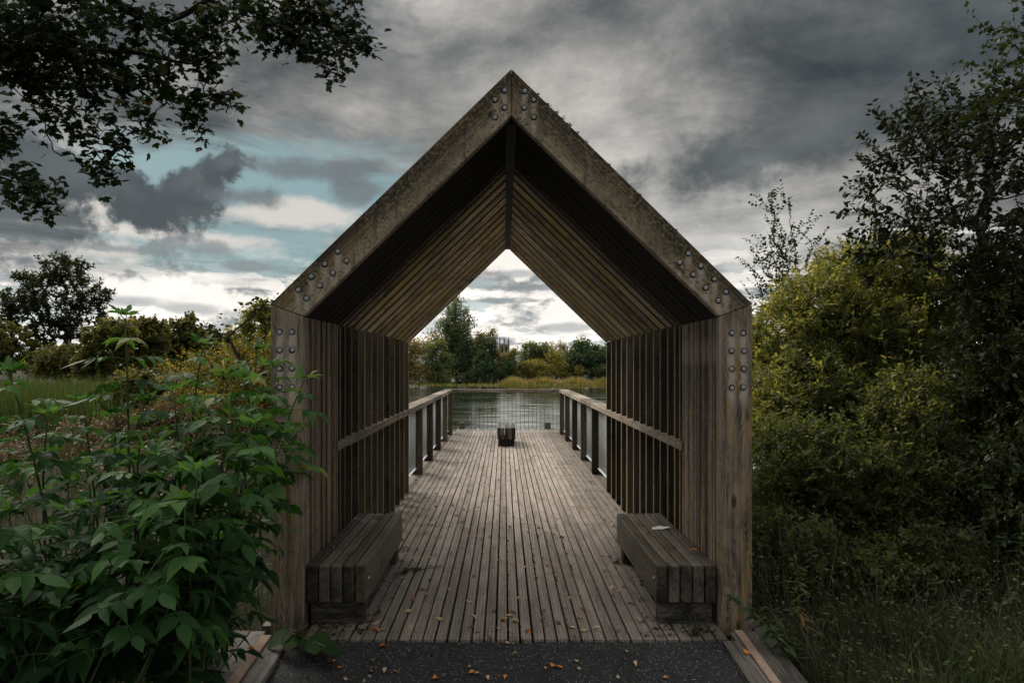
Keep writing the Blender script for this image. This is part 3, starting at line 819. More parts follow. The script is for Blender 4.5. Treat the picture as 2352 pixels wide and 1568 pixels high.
# ================================================================== PINWHEELS
M_pin = noise_mat('petal plastic', (.72, .66, .62), (.85, .80, .76), 8, .5, .3)
M_pin2 = noise_mat('petal plastic pink', (.60, .48, .44), (.72, .62, .58), 8, .5, .3)
for s, m_, nm, zt in ((-1, M_pin, 'pale', 1.335), (1, M_pin2, 'pinkish', 1.325)):
    t = thing('pinwheel', (s * 1.365, 17.50, 0), '%s flower shaped pinwheel on a thin stick at the %s corner of the railing' % (nm, 'left' if s < 0 else 'right'), 'pinwheel', 'flower pinwheels on the railing corners')
    b = MB(); b.tube([(s * 1.344, 17.50, .80), (s * 1.344, 17.50, zt)], .005, 6); b.build('stick', M_straw, t)
    c = np.array([s * 1.344, 17.485, zt])
    lv, lf = ovate(.26, .0, .25, 3, 1.0, .62)
    dirs = np.array([(math.cos(a), 0, math.sin(a)) for a in np.arange(6) * math.pi / 3 + .3 + s * .2])
    V, F, T, _ = scatter((lv, lf), np.tile(c, (6, 1)) + dirs * .006, dirs, np.tile((0.25, -1.0, 0.1), (6, 1)), np.full(6, .054), np.full(6, .5))
    mesh_np('petals', V, F, m_, t, None, T)
    b = MB(); b.disc_cap(c + (0, -.004, 0), .013, .012, (0, -1, 0), 10); b.build('hub', M_straw, t)

# ================================================================== GROUND, PATH, WATER, HILLS
WATER = -0.60
def smooth(a, b, v):
    t = np.clip((v - a) / (b - a), 0, 1); return t * t * (3 - 2 * t)
def land(x, y):
    """height of the ground sheet"""
    x = np.asarray(x, float); y = np.asarray(y, float)
    wob = .5 * np.sin(x * .9 + 1) + .35 * np.sin(x * 2.1 + y * .3) + .8 * np.sin(x * .23)
    near = -.14 - .75 * smooth(7.5, 13.5, y + wob * .8 + np.where(x > 2, -4.5, np.where(x < -2, -4.5, 0)) * smooth(1.6, 3.5, np.abs(x)))
    pond = near - .9 * smooth(12, 20, y)
    far = -1.6 + 1.28 * smooth(78.5, 84.5, y + .6 * np.sin(x * .35) + .3 * np.sin(x * 1.1))
    h = np.where(y < 40, pond, np.maximum(pond, far))
    left = smooth(-13, -17, x + .16 * (y - 30) * (y < 30) + wob) * smooth(26, 34, y)     # left shore behind the reeds
    h = h * (1 - left) + (-.25) * left
    right = smooth(0, 3.5, x - 2.4 - .17 * y + wob * .3)
    h = h * (1 - right) + (-.2) * right
    h = np.where(y < 4.6, h - .14 * smooth(4.5, 2.5, y), h)
    return h + .03 * np.sin(x * 3.1 + .5 * y) * np.sin(y * 2.3 + x) * smooth(1.9, 2.6, np.abs(x))

def grow_axis(lo, hi, step, far_, g=1.13):
    a = list(np.arange(lo, hi + 1e-6, step)); s = step
    while a[-1] < far_: s *= g; a.append(a[-1] + s)
    s = step
    while a[0] > -far_: s *= g; a.insert(0, a[0] - s)
    return np.array(a)
gxs = grow_axis(-14, 14, .35, 5200); gys = grow_axis(-3, 30, .35, 6000, 1.07)
GX, GY = np.meshgrid(gxs, gys)
GZ = land(GX, GY)
nx, ny = len(gxs), len(gys)
I = np.arange(nx * ny).reshape(ny, nx)
quads = np.stack([I[:-1, :-1], I[:-1, 1:], I[1:, 1:], I[1:, :-1]], -1).reshape(-1, 4)
m, nt, out = new_mat('earth and turf')
tc = nt.node('ShaderNodeTexCoord').outputs['Object']
n1 = nt.noise(tc, 1.4, 5, .65); n2 = nt.noise(tc, 14, 5, .7)
c = nt.ramp(nt.math('ADD', nt.math('MULTIPLY', n1, .6), nt.math('MULTIPLY', n2, .4)), [(.35, (.012, .011, .007)), (.55, (.030, .032, .014)), (.7, (.06, .055, .025))])
principled(nt, out, c, .95, .1, nt.bump(n2, .8, .05))
ground = tag(mesh_np('ground', np.c_[GX.ravel(), GY.ravel(), GZ.ravel()], [quads], m, smooth=True), kind='structure')

# water
m, nt, out = new_mat('pond water')
tc = nt.node('ShaderNodeTexCoord').outputs['Object']
X_, Y_, Z_ = nt.sep(tc)[0:3]
w1 = nt.noise(nt.comb(nt.math('MULTIPLY', X_, .33), nt.math('MULTIPLY', Y_, .62), 0), 1.0, 4, .5, .3)
w2 = nt.noise(nt.comb(nt.math('MULTIPLY', X_, .12), nt.math('MULTIPLY', Y_, .35), 3), 1.0, 3, .6, .4)
nrm = nt.bump(nt.math('MULTIPLY', w1, nt.mr(w2, .40, .62, .12, 1.0)), .20, .22)
nrm = nt.vmath('NORMALIZE', nt.vmath('ADD', nrm, (0.0, -.026, 0.0)))
dif = nt.node('ShaderNodeBsdfDiffuse'); dif.inputs[0].default_value = (.020, .024, .012, 1)
glo = nt.node('ShaderNodeBsdfGlossy'); glo.inputs[0].default_value = (.93, .95, .92, 1)
nt.put(glo.inputs['Roughness'], nt.mr(w2, .4, .65, .05, .14)); nt.put(glo.inputs['Normal'], nrm)
fr = nt.node('ShaderNodeFresnel'); fr.inputs['IOR'].default_value = 2.6; nt.put(fr.inputs['Normal'], nrm)
mx = nt.node('ShaderNodeMixShader'); nt.put(mx.inputs[0], fr.outputs[0])
nt.l.new(dif.outputs[0], mx.inputs[1]); nt.l.new(glo.outputs[0], mx.inputs[2]); nt.l.new(mx.outputs[0], out.inputs[0])
wv = np.array([(-900, 5.5, WATER), (900, 5.5, WATER), (900, 160, WATER), (-900, 160, WATER)], float)
tag(mesh_np('water', wv, [np.array([[0, 1, 2, 3]])], m), kind='structure')

# asphalt path falling away from the deck
ys = np.r_[np.linspace(4.289, 2.4, 24), np.linspace(2.2, -4, 18)]
xs = np.linspace(-1.385, 1.385, 40)
PX, PY = np.meshgrid(xs, ys)
def path_z(y): return -.012 - .15 * np.clip(4.289 - y, 0, 1.2) - .02 * np.clip(3.089 - y, 0, 9)
PZ = path_z(PY) + R.normal(0, .0035, PX.shape)
I = np.arange(PX.size).reshape(PX.shape)
quads = np.stack([I[:-1, :-1], I[1:, :-1], I[1:, 1:], I[:-1, 1:]], -1).reshape(-1, 4)
m, nt, out = new_mat('asphalt')
tc = nt.node('ShaderNodeTexCoord').outputs['Object']
vo = nt.node('ShaderNodeTexVoronoi'); nt.put(vo.inputs['Vector'], tc); vo.inputs['Scale'].default_value = 95
big = nt.noise(tc, 3.5, 4, .6); mid = nt.noise(tc, 34, 4, .7)
c = nt.ramp(mid, [(.3, (.010, .011, .012)), (.7, (.036, .037, .040))])
hue = nt.sep(vo.outputs['Color'])[0]
c = nt.mix(nt.math('MULTIPLY', nt.mr(hue, .80, .95), nt.mr(vo.outputs['Distance'], .45, .25)), c, (.30, .29, .28, 1))
c = nt.mix(nt.mr(big, .45, .7, 0, .6), c, (.014, .013, .012, 1))
h = nt.math('ADD', nt.math('MULTIPLY', nt.math('SUBTRACT', 1.0, vo.outputs['Distance']), .7), nt.math('MULTIPLY', mid, .8))
principled(nt, out, c, .78, .35, nt.bump(h, .9, .008))
tag(mesh_np('path', np.c_[PX.ravel(), PY.ravel(), PZ.ravel()], [quads], m, smooth=True), kind='structure')

def edging(side, boards, strip):
    t = thing('path_edging', (side * 1.5, 3.5, -.1), 'weathered timber edging with a pinkish grip strip along the %s of the asphalt path' % ('left' if side < 0 else 'right'), 'edging', 'timber edgings of the path')
    def sloped(x0, x1, y0, y1, zo, mat, name):
        b = MB(); b.box(x0, x1, y0, y1, -.12, 0, 1)
        v = b.v[0]; v[:, 2] += path_z(v[:, 1]) + zo
        b.build(name, mat, t, bevel=.004)
    for (x0, x1, zo, ye) in boards:
        sloped(x0, x1, 2.0, ye, zo, M_edge, 'board')
    sloped(strip[0], strip[1], 2.0, strip[2], strip[3], M_strip, 'grip_strip')
edging(1, [(1.305, 1.402, .012, 4.285), (1.406, 1.428, .004, 4.44), (1.484, 1.566, .012, 4.44), (1.572, 1.640, .018, 4.60)], (1.430, 1.482, 4.44, .020))
edging(-1, [(-1.495, -1.385, .012, 4.285), (-1.510, -1.498, .004, 4.30), (-1.672, -1.578, .012, 4.44), (-1.775, -1.677, .016, 4.44)], (-1.575, -1.513, 4.36, .020))

# hills
m, nt, out = new_mat('distant hills')
tc = nt.node('ShaderNodeTexCoord').outputs['Object']
n1 = nt.noise(tc, .006, 5, .7)
c = nt.ramp(n1, [(.38, (.10, .15, .165)), (.52, (.17, .22, .21)), (.66, (.24, .27, .23))])  # distance haze put into the hill colours as blue
principled(nt, out, c, 1.0, 0.0)
hx = np.linspace(-3000, 3000, 160); hy = np.array([900, 1300, 1700, 2100, 2500, 2900, 3400])
HX, HY = np.meshgrid(hx, hy)
HZ = np.array([-4, 6, 16, 32, 48, 60, 40])[:, None] * (0.85 + .18 * np.sin(HX * .0017 + 1) + .08 * np.sin(HX * .006 + HY * .003) + .03 * np.sin(HX * .023))
I = np.arange(HX.size).reshape(HX.shape)
quads = np.stack([I[:-1, :-1], I[:-1, 1:], I[1:, 1:], I[1:, :-1]], -1).reshape(-1, 4)
tag(mesh_np('hills', np.c_[HX.ravel(), HY.ravel(), HZ.ravel()], [quads], m, smooth=True), kind='structure')

# ================================================================== CHURCH TOWER
M_stone = noise_mat('tower stone', (.24, .20, .16), (.40, .35, .29), .6, .9, .1, .3, .1)
M_stoned = noise_mat('dark stone', (.10, .09, .08), (.22, .19, .17), .8, .9, .1)
tx, ty = CAMX + (1158 - 1158) / FPX * 400, 400.0
tw = thing('church_tower', (tx, ty, -.3), 'distant square stone church tower with tall pinnacles above the trees', 'church tower')
b = MB(); h = 2.75
b.box(tx - h, tx + h, ty - h, ty + h, -.3, 13.6, 2)
for s in (-1, 1):
    for q in (-1, 1):
        b.box(tx + s * h - .35, tx + s * h + .35, ty + q * h - .35, ty + q * h + .35, -.3, 13.9, 2)
b.build('wall', M_stone, tw)
b = MB(); b.box(tx - h - .25, tx + h + .25, ty - h - .25, ty + h + .25, 13.62, 13.95, 2)
for i in range(7):
    for q in (-1, 1):
        c0_ = -h + (i + .5) * 2 * h / 7
        b.box(tx + c0_ - .24, tx + c0_ + .24, ty + q * (h + .08) - .14, ty + q * (h + .08) + .14, 13.96, 14.7, 2)
        b.box(tx + q * (h + .08) - .13, tx + q * (h + .08) + .13, ty + c0_ - .24, ty + c0_ + .24, 13.955, 14.69, 2)
b.build('parapet', M_stone, tw)
for s in (-1, 0, 1):
    for q in (-1, 0, 1):
        if s == 0 and q == 0: continue
        b = MB(); X, Y = tx + s * h * .92, ty + q * h * .92
        b.box(X - .34, X + .34, Y - .34, Y + .34, 13.9, 16.0, 2)
        b.tube([(X, Y, 16.0), (X, Y, 16.3), (X, Y, 18.3)], [.46, .36, .05], 4)
        b.build('pinnacle', M_stoned, tw)
for s in (-1, 1):
    b = MB(); b.box(tx + s * 1.2 - .55, tx + s * 1.2 + .55, ty - h - .02, ty - h + .1, 9.6, 12.6, 2); b.build('window', M_dark, tw)

# ================================================================== PLANTS
def B(x, y, d, rx, ry, rd, w=None):
    r = np.array([rx / FPX * d, rd, ry / FPX * d])
    return (at(x, y, d), r, w if w is not None else rx * ry)
def foot(X, Y, dz_=-.05):
    return np.array([X, Y, float(land(X, Y)) + dz_])
def footpx(x, d): return foot(CAMX + (x - 1158) / FPX * d, d)

L_OV = ovate(.27, .14, .10, 2)
L_OV1 = ovate(.24, .10, .12, 1)
L_ELDER = ovate(.225, .24, .16, 4, .78, .40)
L_LOBE = lobed()
L_K = kite(.38); L_KN = kite(.22); L_KW = kite(.45)

LM_dark = leaf_mat('dark leaf', [(0, (.016, .030, .012)), (.6, (.036, .055, .018)), (1, (.075, .088, .022))], .3, spec=.2)
LM_willow = leaf_mat('sallow leaf', [(0, (.014, .024, .012)), (.55, (.026, .038, .015)), (1, (.055, .060, .02))], .18, spec=.2)
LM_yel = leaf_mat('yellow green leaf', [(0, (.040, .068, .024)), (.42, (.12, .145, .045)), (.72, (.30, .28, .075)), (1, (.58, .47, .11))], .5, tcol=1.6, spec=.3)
LM_mid = leaf_mat('mid green leaf', [(0, (.050, .085, .032)), (.5, (.115, .150, .055)), (.85, (.23, .235, .080)), (1, (.40, .32, .07))], .42, spec=.3)
LM_gold = leaf_mat('golden leaf', [(0, (.07, .085, .018)), (.5, (.17, .155, .025)), (.85, (.30, .23, .03)), (1, (.44, .29, .035))], .5, tcol=1.4)
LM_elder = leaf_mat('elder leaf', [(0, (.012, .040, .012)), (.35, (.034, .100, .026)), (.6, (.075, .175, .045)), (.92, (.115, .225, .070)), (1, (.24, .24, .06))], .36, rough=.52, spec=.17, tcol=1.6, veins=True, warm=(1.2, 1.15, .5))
LM_syc = leaf_mat('sycamore leaf', [(0, (.009, .021, .009)), (.75, (.020, .036, .013)), (.97, (.042, .050, .016)), (1, (.08, .045, .015))], .28, rough=.7, spec=.08)
LM_far = [leaf_mat('far leaf %s' % n, st, .45, spec=.1) for n, st in (
    ('green', [(0, (0.065, 0.111, 0.058)), (.5, (0.150, 0.195, 0.085)), (1, (0.312, 0.312, 0.104))]),
    ('dark', [(0, (0.042, 0.085, 0.055)), (.5, (0.091, 0.150, 0.078)), (1, (0.195, 0.234, 0.098))]),
    ('brown', [(0, (.17, .15, .065)), (.5, (.36, .29, .13)), (1, (.56, .44, .22))]),
    ('olive', [(0, (0.117, 0.127, 0.052)), (.5, (0.247, 0.234, 0.081)), (1, (0.416, 0.351, 0.104))]),
    ('gold', [(0, (.15, .16, .05)), (.5, (.32, .29, .085)), (1, (.50, .40, .13))]))]
FGREEN, FDARK, FBROWN, FOLIVE, FGOLD = LM_far

LM_scrub = leaf_mat('scrub leaf', [(0, (.035, .035, .016)), (.45, (.10, .085, .035)), (.75, (.17, .105, .06)), (1, (.32, .22, .17))], .35, spec=.15)
LM_bank = leaf_mat('bank leaf', [(0, (.040, .055, .020)), (.5, (.115, .125, .040)), (.85, (.22, .20, .055)), (1, (.36, .28, .06))], .42, spec=.15)
LM_pale = leaf_mat('pale edged leaf', [(0, (.055, .09, .035)), (.45, (.14, .175, .07)), (.8, (.30, .31, .13)), (1, (.50, .40, .10))], .42, spec=.4)
# ---- far bank trees
def far_tree(name, label, cat, d, blobs, mat, leaf=L_K, size=.22, n=70, per=34, sig=.34, bark=None, droop=0.0, group='trees on the far bank', rt=.012, tb=None, shell=.35, weep=0.0):
    tg = in_blobs(blobs, n, shell)
    base = footpx(tb[0] if tb else np.average([0]), d) if tb else np.array([tg[:, 0].mean(), d, float(land(tg[:, 0].mean(), d)) - .05])
    t = thing(name, base, label, cat, group)
    top = np.array([tg[:, 0].mean(), d, tg[:, 2].mean()])
    p0, p1, c0, c1, td = skeleton([base, base * .6 + top * .4, base * .25 + top * .75], tg, .05, .2)
    V, F = cones(p0, p1, rt * c0 ** .42, rt * c1 ** .42, 4)
    mesh_np('trunk', V, F, bark or M_bark, t, gr=V)
    per = int(per * 1.7)
    k = np.repeat(np.arange(len(tg)), per)
    off = R.normal(0, 1, (len(k), 3)) * np.array([1, 1, .75]) * sig * np.repeat(R.uniform(.55, 1.35, len(tg)), per)[:, None]
    if weep: off[:, 2] -= np.abs(R.normal(0, weep, len(k)))
    pos = tg[k] + off
    dr = R.normal(0, 1, pos.shape) + off / sig * .5 + np.array([0, 0, -.2 - droop])
    tint = np.clip(np.repeat(R.random(len(tg)), per) * .55 + R.random(len(k)) * .35 + .12 * off[:, 2] / sig, 0, 1)
    nr = R.normal(0, .8, pos.shape) + np.array([0, 0, .9]) + off / sig * .4
    leaves('crown', leaf, pos, dr, nr, size * R.uniform(.6, 1.3, len(k)), tint, mat, t)
    return t

far_tree('willow_tree', 'golden brown drooping willow leaning over the water at the left of the opening', 'tree', 84,
         [B(955, 815, 84, 38, 45, 2.0), B(985, 775, 84, 22, 22, 1.5), B(965, 860, 83, 38, 26, 1.6), B(925, 800, 84, 40, 50, 2), B(900, 850, 84, 50, 30, 2)], FBROWN, L_KN, .34, 110, 55, .42, M_barkp, .8, weep=.5)
far_tree('birch_tree', 'tallest drooping birch with pale trunks on the far bank', 'tree', 88,
         [B(1050, 745, 88, 30, 55, 1.6), B(1046, 700, 88, 12, 26, .9), B(1020, 760, 88, 28, 34, 1.5), B(1062, 790, 88, 26, 40, 1.5), B(1030, 820, 88, 30, 40, 1.6)], FGREEN, L_KN, .32, 150, 50, .36, M_barkp, .9, weep=.55)
far_tree('shore_tree', 'bright green bushy tree right of the golden willow', 'tree', 83,
         [B(1008, 815, 83, 24, 40, 1.3), B(1018, 850, 83, 22, 30, 1.3), B(995, 845, 83, 20, 34, 1.2)], LM_far[0], L_K, .24, 60, 44, .36)
far_tree('shore_tree', 'dark green tree filling the shadow right of the tall birch', 'tree', 86,
         [B(1078, 815, 86, 26, 45, 1.5), B(1062, 850, 86, 30, 32, 1.5), B(1092, 835, 86, 20, 40, 1.4)], FDARK, L_KN, .30, 90, 46, .38, weep=.3)
far_tree('shore_tree', 'dark teal green tree at the waterside in front of the wood', 'tree', 83,
         [B(1112, 840, 83, 22, 38, 1.3), B(1104, 860, 83, 26, 22, 1.3), B(1120, 800, 84, 18, 30, 1.2)], FDARK, L_K, .24, 70, 44, .34)
far_tree('birch_tree', 'slim airy birch with a feathery top just left of the church tower', 'tree', 85,
         [B(1132, 772, 85, 7, 20, .5), B(1133, 800, 85, 9, 22, .6), B(1136, 842, 85, 16, 32, 1.2)], FOLIVE, L_KN, .24, 70, 34, .28, None, .3)
far_tree('birch_tree', 'thin topped birch standing left of the airy slim one', 'tree', 85,
         [B(1108, 785, 85, 12, 18, .8), B(1104, 772, 85, 5, 14, .4), B(1110, 810, 85, 16, 24, 1)], FOLIVE, L_KN, .24, 44, 34, .28)
far_tree('shore_tree', 'olive tree hiding the base of the church tower', 'tree', 84,
         [B(1158, 838, 84, 15, 20, 1.0), B(1173, 832, 84, 10, 22, .9), B(1180, 812, 84, 3, 12, .25), B(1166, 858, 84, 22, 16, 1.2)], FOLIVE, L_K, .22, 70, 40, .30)
far_tree('shore_tree', 'small dark tiered conifer on the bank below the church tower', 'tree', 82.5,
         [B(1162, 856, 82.5, 20, 16, 1.0), B(1164, 840, 82.5, 12, 14, .7)], FDARK, L_KN, .24, 40, 36, .22)
far_tree('shore_tree', 'grey green tree right of the gap with the blue hill', 'tree', 86,
         [B(1216, 812, 86, 18, 30, 1.2), B(1226, 800, 86, 18, 18, 1.1), B(1214, 840, 86, 22, 26, 1.3), B(1250, 808, 86, 18, 22, 1.2), B(1246, 835, 86, 24, 26, 1.3)], FGREEN, L_K, .22, 110, 40, .32)
far_tree('birch_tree', 'spindly pale topped birches beside the round dark oak', 'tree', 90,
         [B(1288, 798, 90, 8, 18, .6), B(1272, 802, 90, 6, 16, .5), B(1300, 795, 90, 5, 16, .4), B(1285, 825, 90, 24, 20, 1.2)], FOLIVE, L_KN, .22, 70, 26, .24)
far_tree('shore_bush', 'rounded yellow green bush with a bronze top at the middle of the far bank', 'bush', 82.5,
         [B(1235, 846, 82.5, 20, 18, 1.1), B(1232, 838, 82.5, 14, 10, .8), B(1240, 856, 82.5, 22, 10, 1.1)], FGOLD, L_K, .18, 60, 44, .22, group='bushes on the far bank')
far_tree('shore_bush', 'yellowing loose tree between the bronze bush and the round oak', 'tree', 84,
         [B(1276, 825, 84, 18, 24, 1.1), B(1268, 848, 83, 18, 16, 1), B(1290, 848, 83, 16, 18, 1)], FGOLD, L_K, .2, 70, 36, .28)
far_tree('oak_tree', 'broad round dark green oak at the right of the opening', 'tree', 84,
         [B(1345, 815, 84, 40, 30, 2.0), B(1322, 832, 84, 30, 30, 1.7), B(1372, 830, 84, 34, 34, 1.8), B(1340, 795, 84, 20, 14, 1.2), B(1345, 850, 83.5, 50, 14, 1.7), B(1410, 825, 84, 36, 34, 1.8)], FDARK, L_KW, .24, 190, 44, .34)
far_tree('shore_bush', 'small pale sage bush at the foot of the oak', 'bush', 82,
         [B(1380, 853, 82, 16, 12, .8)], FGREEN, L_K, .18, 30, 36, .22, group='bushes on the far bank')
far_tree('shore_bush', 'small bright yellow bush at the foot of the oak', 'bush', 82,
         [B(1331, 851, 82, 8, 11, .5)], FGOLD, L_K, .18, 14, 36, .18, group='bushes on the far bank')
far_tree('shore_bush', 'mixed olive bush between the conifer and the bronze bush', 'bush', 83,
         [B(1196, 852, 83, 20, 14, 1), B(1206, 842, 83, 14, 14, .9)], FOLIVE, L_K, .19, 40, 36, .24, group='bushes on the far bank')

# ---- left bank, beyond the reeds
def mid_tree(name, label, cat, d, blobs, mat, n, leaf, size, twigs, tl, nl, base_px, rt=.006, up=.3, bark=None, group=None, **kw):
    tg = in_blobs(blobs, n, .2)
    f = footpx(base_px, d)
    top = np.array([f[0] * .5 + tg[:, 0].mean() * .5, d, tg[:, 2].mean()])
    return plant(name, label, cat, [f, f * .7 + top * .3 + (.05 * d / 30, 0, 0), f * .45 + top * .55], tg, leaf, size, mat, bark or M_bark, twigs, tl, nl, rt, .5, up, group=group, **kw)

mid_tree('ash_tree', 'tall dark open crowned ash standing against the sky at far left', 'tree', 44,
         [B(120, 690, 44, 65, 60, 1.6), B(130, 620, 44, 28, 30, .9), B(170, 625, 44, 22, 28, .8), B(205, 670, 44, 40, 34, 1.1), B(45, 690, 44, 44, 30, 1.0), B(70, 645, 44, 30, 14, .6),
          B(110, 760, 44, 60, 30, 1.2), B(30, 735, 44, 40, 30, 1), B(200, 740, 44, 44, 50, 1.2)], LM_dark, 420, L_KN, .27, 3, .55, 9, 160, .0075, .2, lang=.9)
for nm, d, bl, mt, n, lf, sz, bp in (
    ('dark brownish thicket at the left edge behind the reeds', 40, [B(20, 800, 40, 60, 55, 1.5), B(-50, 790, 40, 60, 60, 1.5), B(90, 835, 40, 50, 30, 1.2)], LM_bank, 230, L_K, .15, 30),
    ('low olive bush behind the reeds below the ash', 37, [B(150, 830, 37, 55, 34, 1.2), B(120, 850, 37, 50, 20, 1)], LM_bank, 170, L_KN, .16, 150),
    ('grey green bush with pale stems right of the ash', 35, [B(240, 800, 35, 46, 62, 1.3), B(215, 840, 35, 40, 34, 1.1), B(270, 770, 35, 40, 30, 1.1)], LM_bank, 220, L_K, .13, 245),
    ('dense olive bush behind the tall elder shoot', 38, [B(310, 790, 38, 40, 55, 1.3), B(345, 775, 38, 36, 42, 1.2), B(320, 845, 38, 60, 26, 1.2)], LM_bank, 220, L_K, .15, 315),
    ('olive tree with a ragged top in the middle of the left bank', 42, [B(400, 780, 42, 40, 40, 1.3), B(425, 755, 42, 22, 20, .9), B(375, 800, 42, 40, 40, 1.2), B(430, 815, 42, 40, 40, 1.2)], LM_bank, 230, L_K, .16, 405),
    ('green tree with a thin pointed leader left of the yellow birch', 43, [B(455, 790, 43, 30, 40, 1.2), B(436, 742, 43, 8, 18, .4), B(490, 795, 43, 30, 34, 1.2), B(520, 810, 43, 30, 34, 1.1)], LM_bank, 190, L_K, .16, 455),
    ('low olive bush at the water edge behind the tall elder shoot', 24, [B(330, 890, 24, 60, 34, .9), B(280, 905, 24, 40, 24, .8), B(390, 900, 24, 50, 30, .9)], LM_bank, 200, L_K, .11, 330),
    ('low brown green bush on the bank left of the shelter', 20, [B(500, 905, 20, 70, 44, .9), B(580, 915, 20, 60, 44, .8), B(440, 925, 20, 50, 30, .8)], LM_bank, 240, L_K, .09, 510),
    ('low reddish brown scrub at the water edge right behind the elder', 14.5, [B(450, 965, 14.5, 120, 34, .6), B(330, 985, 14.5, 90, 28, .6), B(560, 985, 14, 90, 34, .5), B(200, 1000, 15, 60, 22, .5)], LM_scrub, 330, L_OV1, .06, 440),
    ('yellowing birch rising beside the left post of the shelter', 30, [B(590, 745, 30, 34, 34, .9), B(605, 720, 30, 22, 22, .6), B(560, 790, 30, 40, 40, 1), B(620, 800, 30, 40, 50, 1)], LM_yel, 240, L_K, .10, 595)):
    mid_tree('bank_tree', nm, 'tree', d, bl, mt, int(n * 1.5), lf, sz * 1.25, 3, .42, 11, bp, .0042, .25, group='trees and bushes on the left bank', spread=1.1)

mid_tree('willow_bush', 'golden yellow leaved bush glowing behind the elder on the left', 'bush', 12.5,
         [B(540, 850, 12.5, 75, 55, .7), B(470, 880, 12.5, 60, 45, .6), B(590, 820, 12.5, 50, 50, .6), B(560, 930, 12, 90, 60, .7), B(620, 880, 12.5, 40, 60, .5), B(420, 850, 13, 40, 40, .5)], LM_gold, 420, L_OV1, .055, 3, .28, 9, 555, .0035, .3, bark=M_bark, tint_fn=lambda p, t: t * .9 + .1)
# sprays hanging beside the left post
mid_tree('birch_sapling', 'thin birch sprays with dark hanging leaves by the left eave', 'sapling', 7.0,
         [B(600, 700, 7, 24, 16, .15), B(575, 715, 7, 24, 16, .15), B(520, 765, 7, 40, 16, .15), B(480, 755, 7, 30, 10, .15)], LM_dark, 22, L_KW, .052, 1, .26, 7, 600, .0022, .1, bark=M_bark)

# ---- right side
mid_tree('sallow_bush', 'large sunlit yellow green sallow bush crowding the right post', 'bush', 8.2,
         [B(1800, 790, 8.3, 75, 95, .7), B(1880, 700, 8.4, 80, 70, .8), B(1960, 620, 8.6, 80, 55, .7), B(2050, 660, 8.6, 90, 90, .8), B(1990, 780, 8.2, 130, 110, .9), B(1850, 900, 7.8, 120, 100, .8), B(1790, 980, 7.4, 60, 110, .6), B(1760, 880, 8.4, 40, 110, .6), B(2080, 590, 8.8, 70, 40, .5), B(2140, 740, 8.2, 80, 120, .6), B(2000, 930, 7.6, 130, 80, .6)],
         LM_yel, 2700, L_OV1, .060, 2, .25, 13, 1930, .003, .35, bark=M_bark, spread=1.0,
         tint_fn=lambda p, t: t * .70 + .30 * (smooth(3.6, 2.2, p[:, 0] - .25 * (p[:, 2] - 1.7)) + .6 * smooth(1.3, 3.0, p[:, 2])) - .04)  # left and top leaves tinted yellower, sunlight put into their colour
mid_tree('birch_sapling', 'slender feathery young birch against the sky right of the shelter', 'sapling', 11.5,
         [B(1800, 520, 11.5, 20, 65, .3), B(1790, 600, 11.5, 50, 50, .5), B(1850, 570, 11.5, 34, 40, .4), B(1745, 610, 11.5, 34, 20, .3), B(1790, 670, 11.5, 80, 40, .6), B(1800, 750, 11.5, 80, 60, .6), B(1770, 475, 11.5, 10, 24, .12), B(1775, 500, 11.5, 12, 30, .12)], LM_dark, 190, L_KW, .056, 1, .40, 13, 1815, .0018, .45, bark=M_bark, out=.7)
mid_tree('backing_tree', 'deep shaded tree mass behind the sallow bush on the right', 'tree', 13.0,
         [B(2000, 800, 13, 150, 160, 1.2), B(2230, 800, 13, 170, 190, 1.2), B(2400, 800, 13, 150, 190, 1.2), B(1880, 880, 12, 120, 130, .9), B(2080, 960, 12, 250, 110, 1)], LM_dark, 900, L_K, .13, 3, .4, 10, 2150, .005, .3, spread=1.1)
wt = in_blobs([B(2150, 430, 6.6, 150, 130, .7), B(2080, 330, 6.6, 90, 70, .6), B(2260, 330, 6.6, 120, 130, .7), B(2330, 450, 6.6, 120, 200, .8), B(2020, 480, 6.6, 70, 60, .5), B(2180, 260, 6.6, 60, 55, .4), B(2060, 560, 6.7, 90, 50, .5), B(2240, 560, 6.6, 200, 60, .7), B(2420, 330, 6.6, 120, 160, .8), B(2300, 660, 6.5, 120, 90, .6)], 430, .15)
f = footpx(2290, 6.5)
plant('sallow_tree', 'dark leafy sallow tree silhouetted against the sky at upper right', 'tree', [f, f + (-.1, .1, 1.0), f + (-.25, .1, 2.0)], wt, L_OV, .066, LM_willow, M_bark, 2, .32, 11, .0018, .46, .55, .6, lang=.75, out=.8)
bt = in_blobs([B(2370, 130, 5.6, 70, 90, .5), B(2310, 200, 5.6, 50, 60, .4), B(2340, 70, 5.6, 40, 60, .3), B(2440, 120, 5.6, 90, 160, .6), B(2330, 260, 5.6, 60, 50, .4), B(2290, 60, 5.6, 30, 20, .2)], 110, .1)
f = footpx(2560, 5.6)
plant('birch_tree', 'birch with small pointed leaves leaning in at the top right corner', 'tree', [f, f + (-.1, 0, 2.2), f + (-.35, 0, 3.6)], bt, L_KW, .05, LM_dark, M_bark, 2, .32, 9, .0026, .47, .1, .7, out=.6)
mid_tree('bramble_bush', 'dark shaded bush with round leaves filling the right edge', 'bush', 6.0,
         [B(2320, 800, 6, 95, 160, .5), B(2310, 650, 6.2, 100, 100, .5), B(2390, 950, 5.8, 100, 180, .5), B(2340, 1130, 5.6, 110, 120, .5), B(2250, 900, 6.4, 60, 120, .4)], LM_dark, 1200, L_OV1, .056, 2, .24, 12, 2330, .0026, .3, spread=1.1)
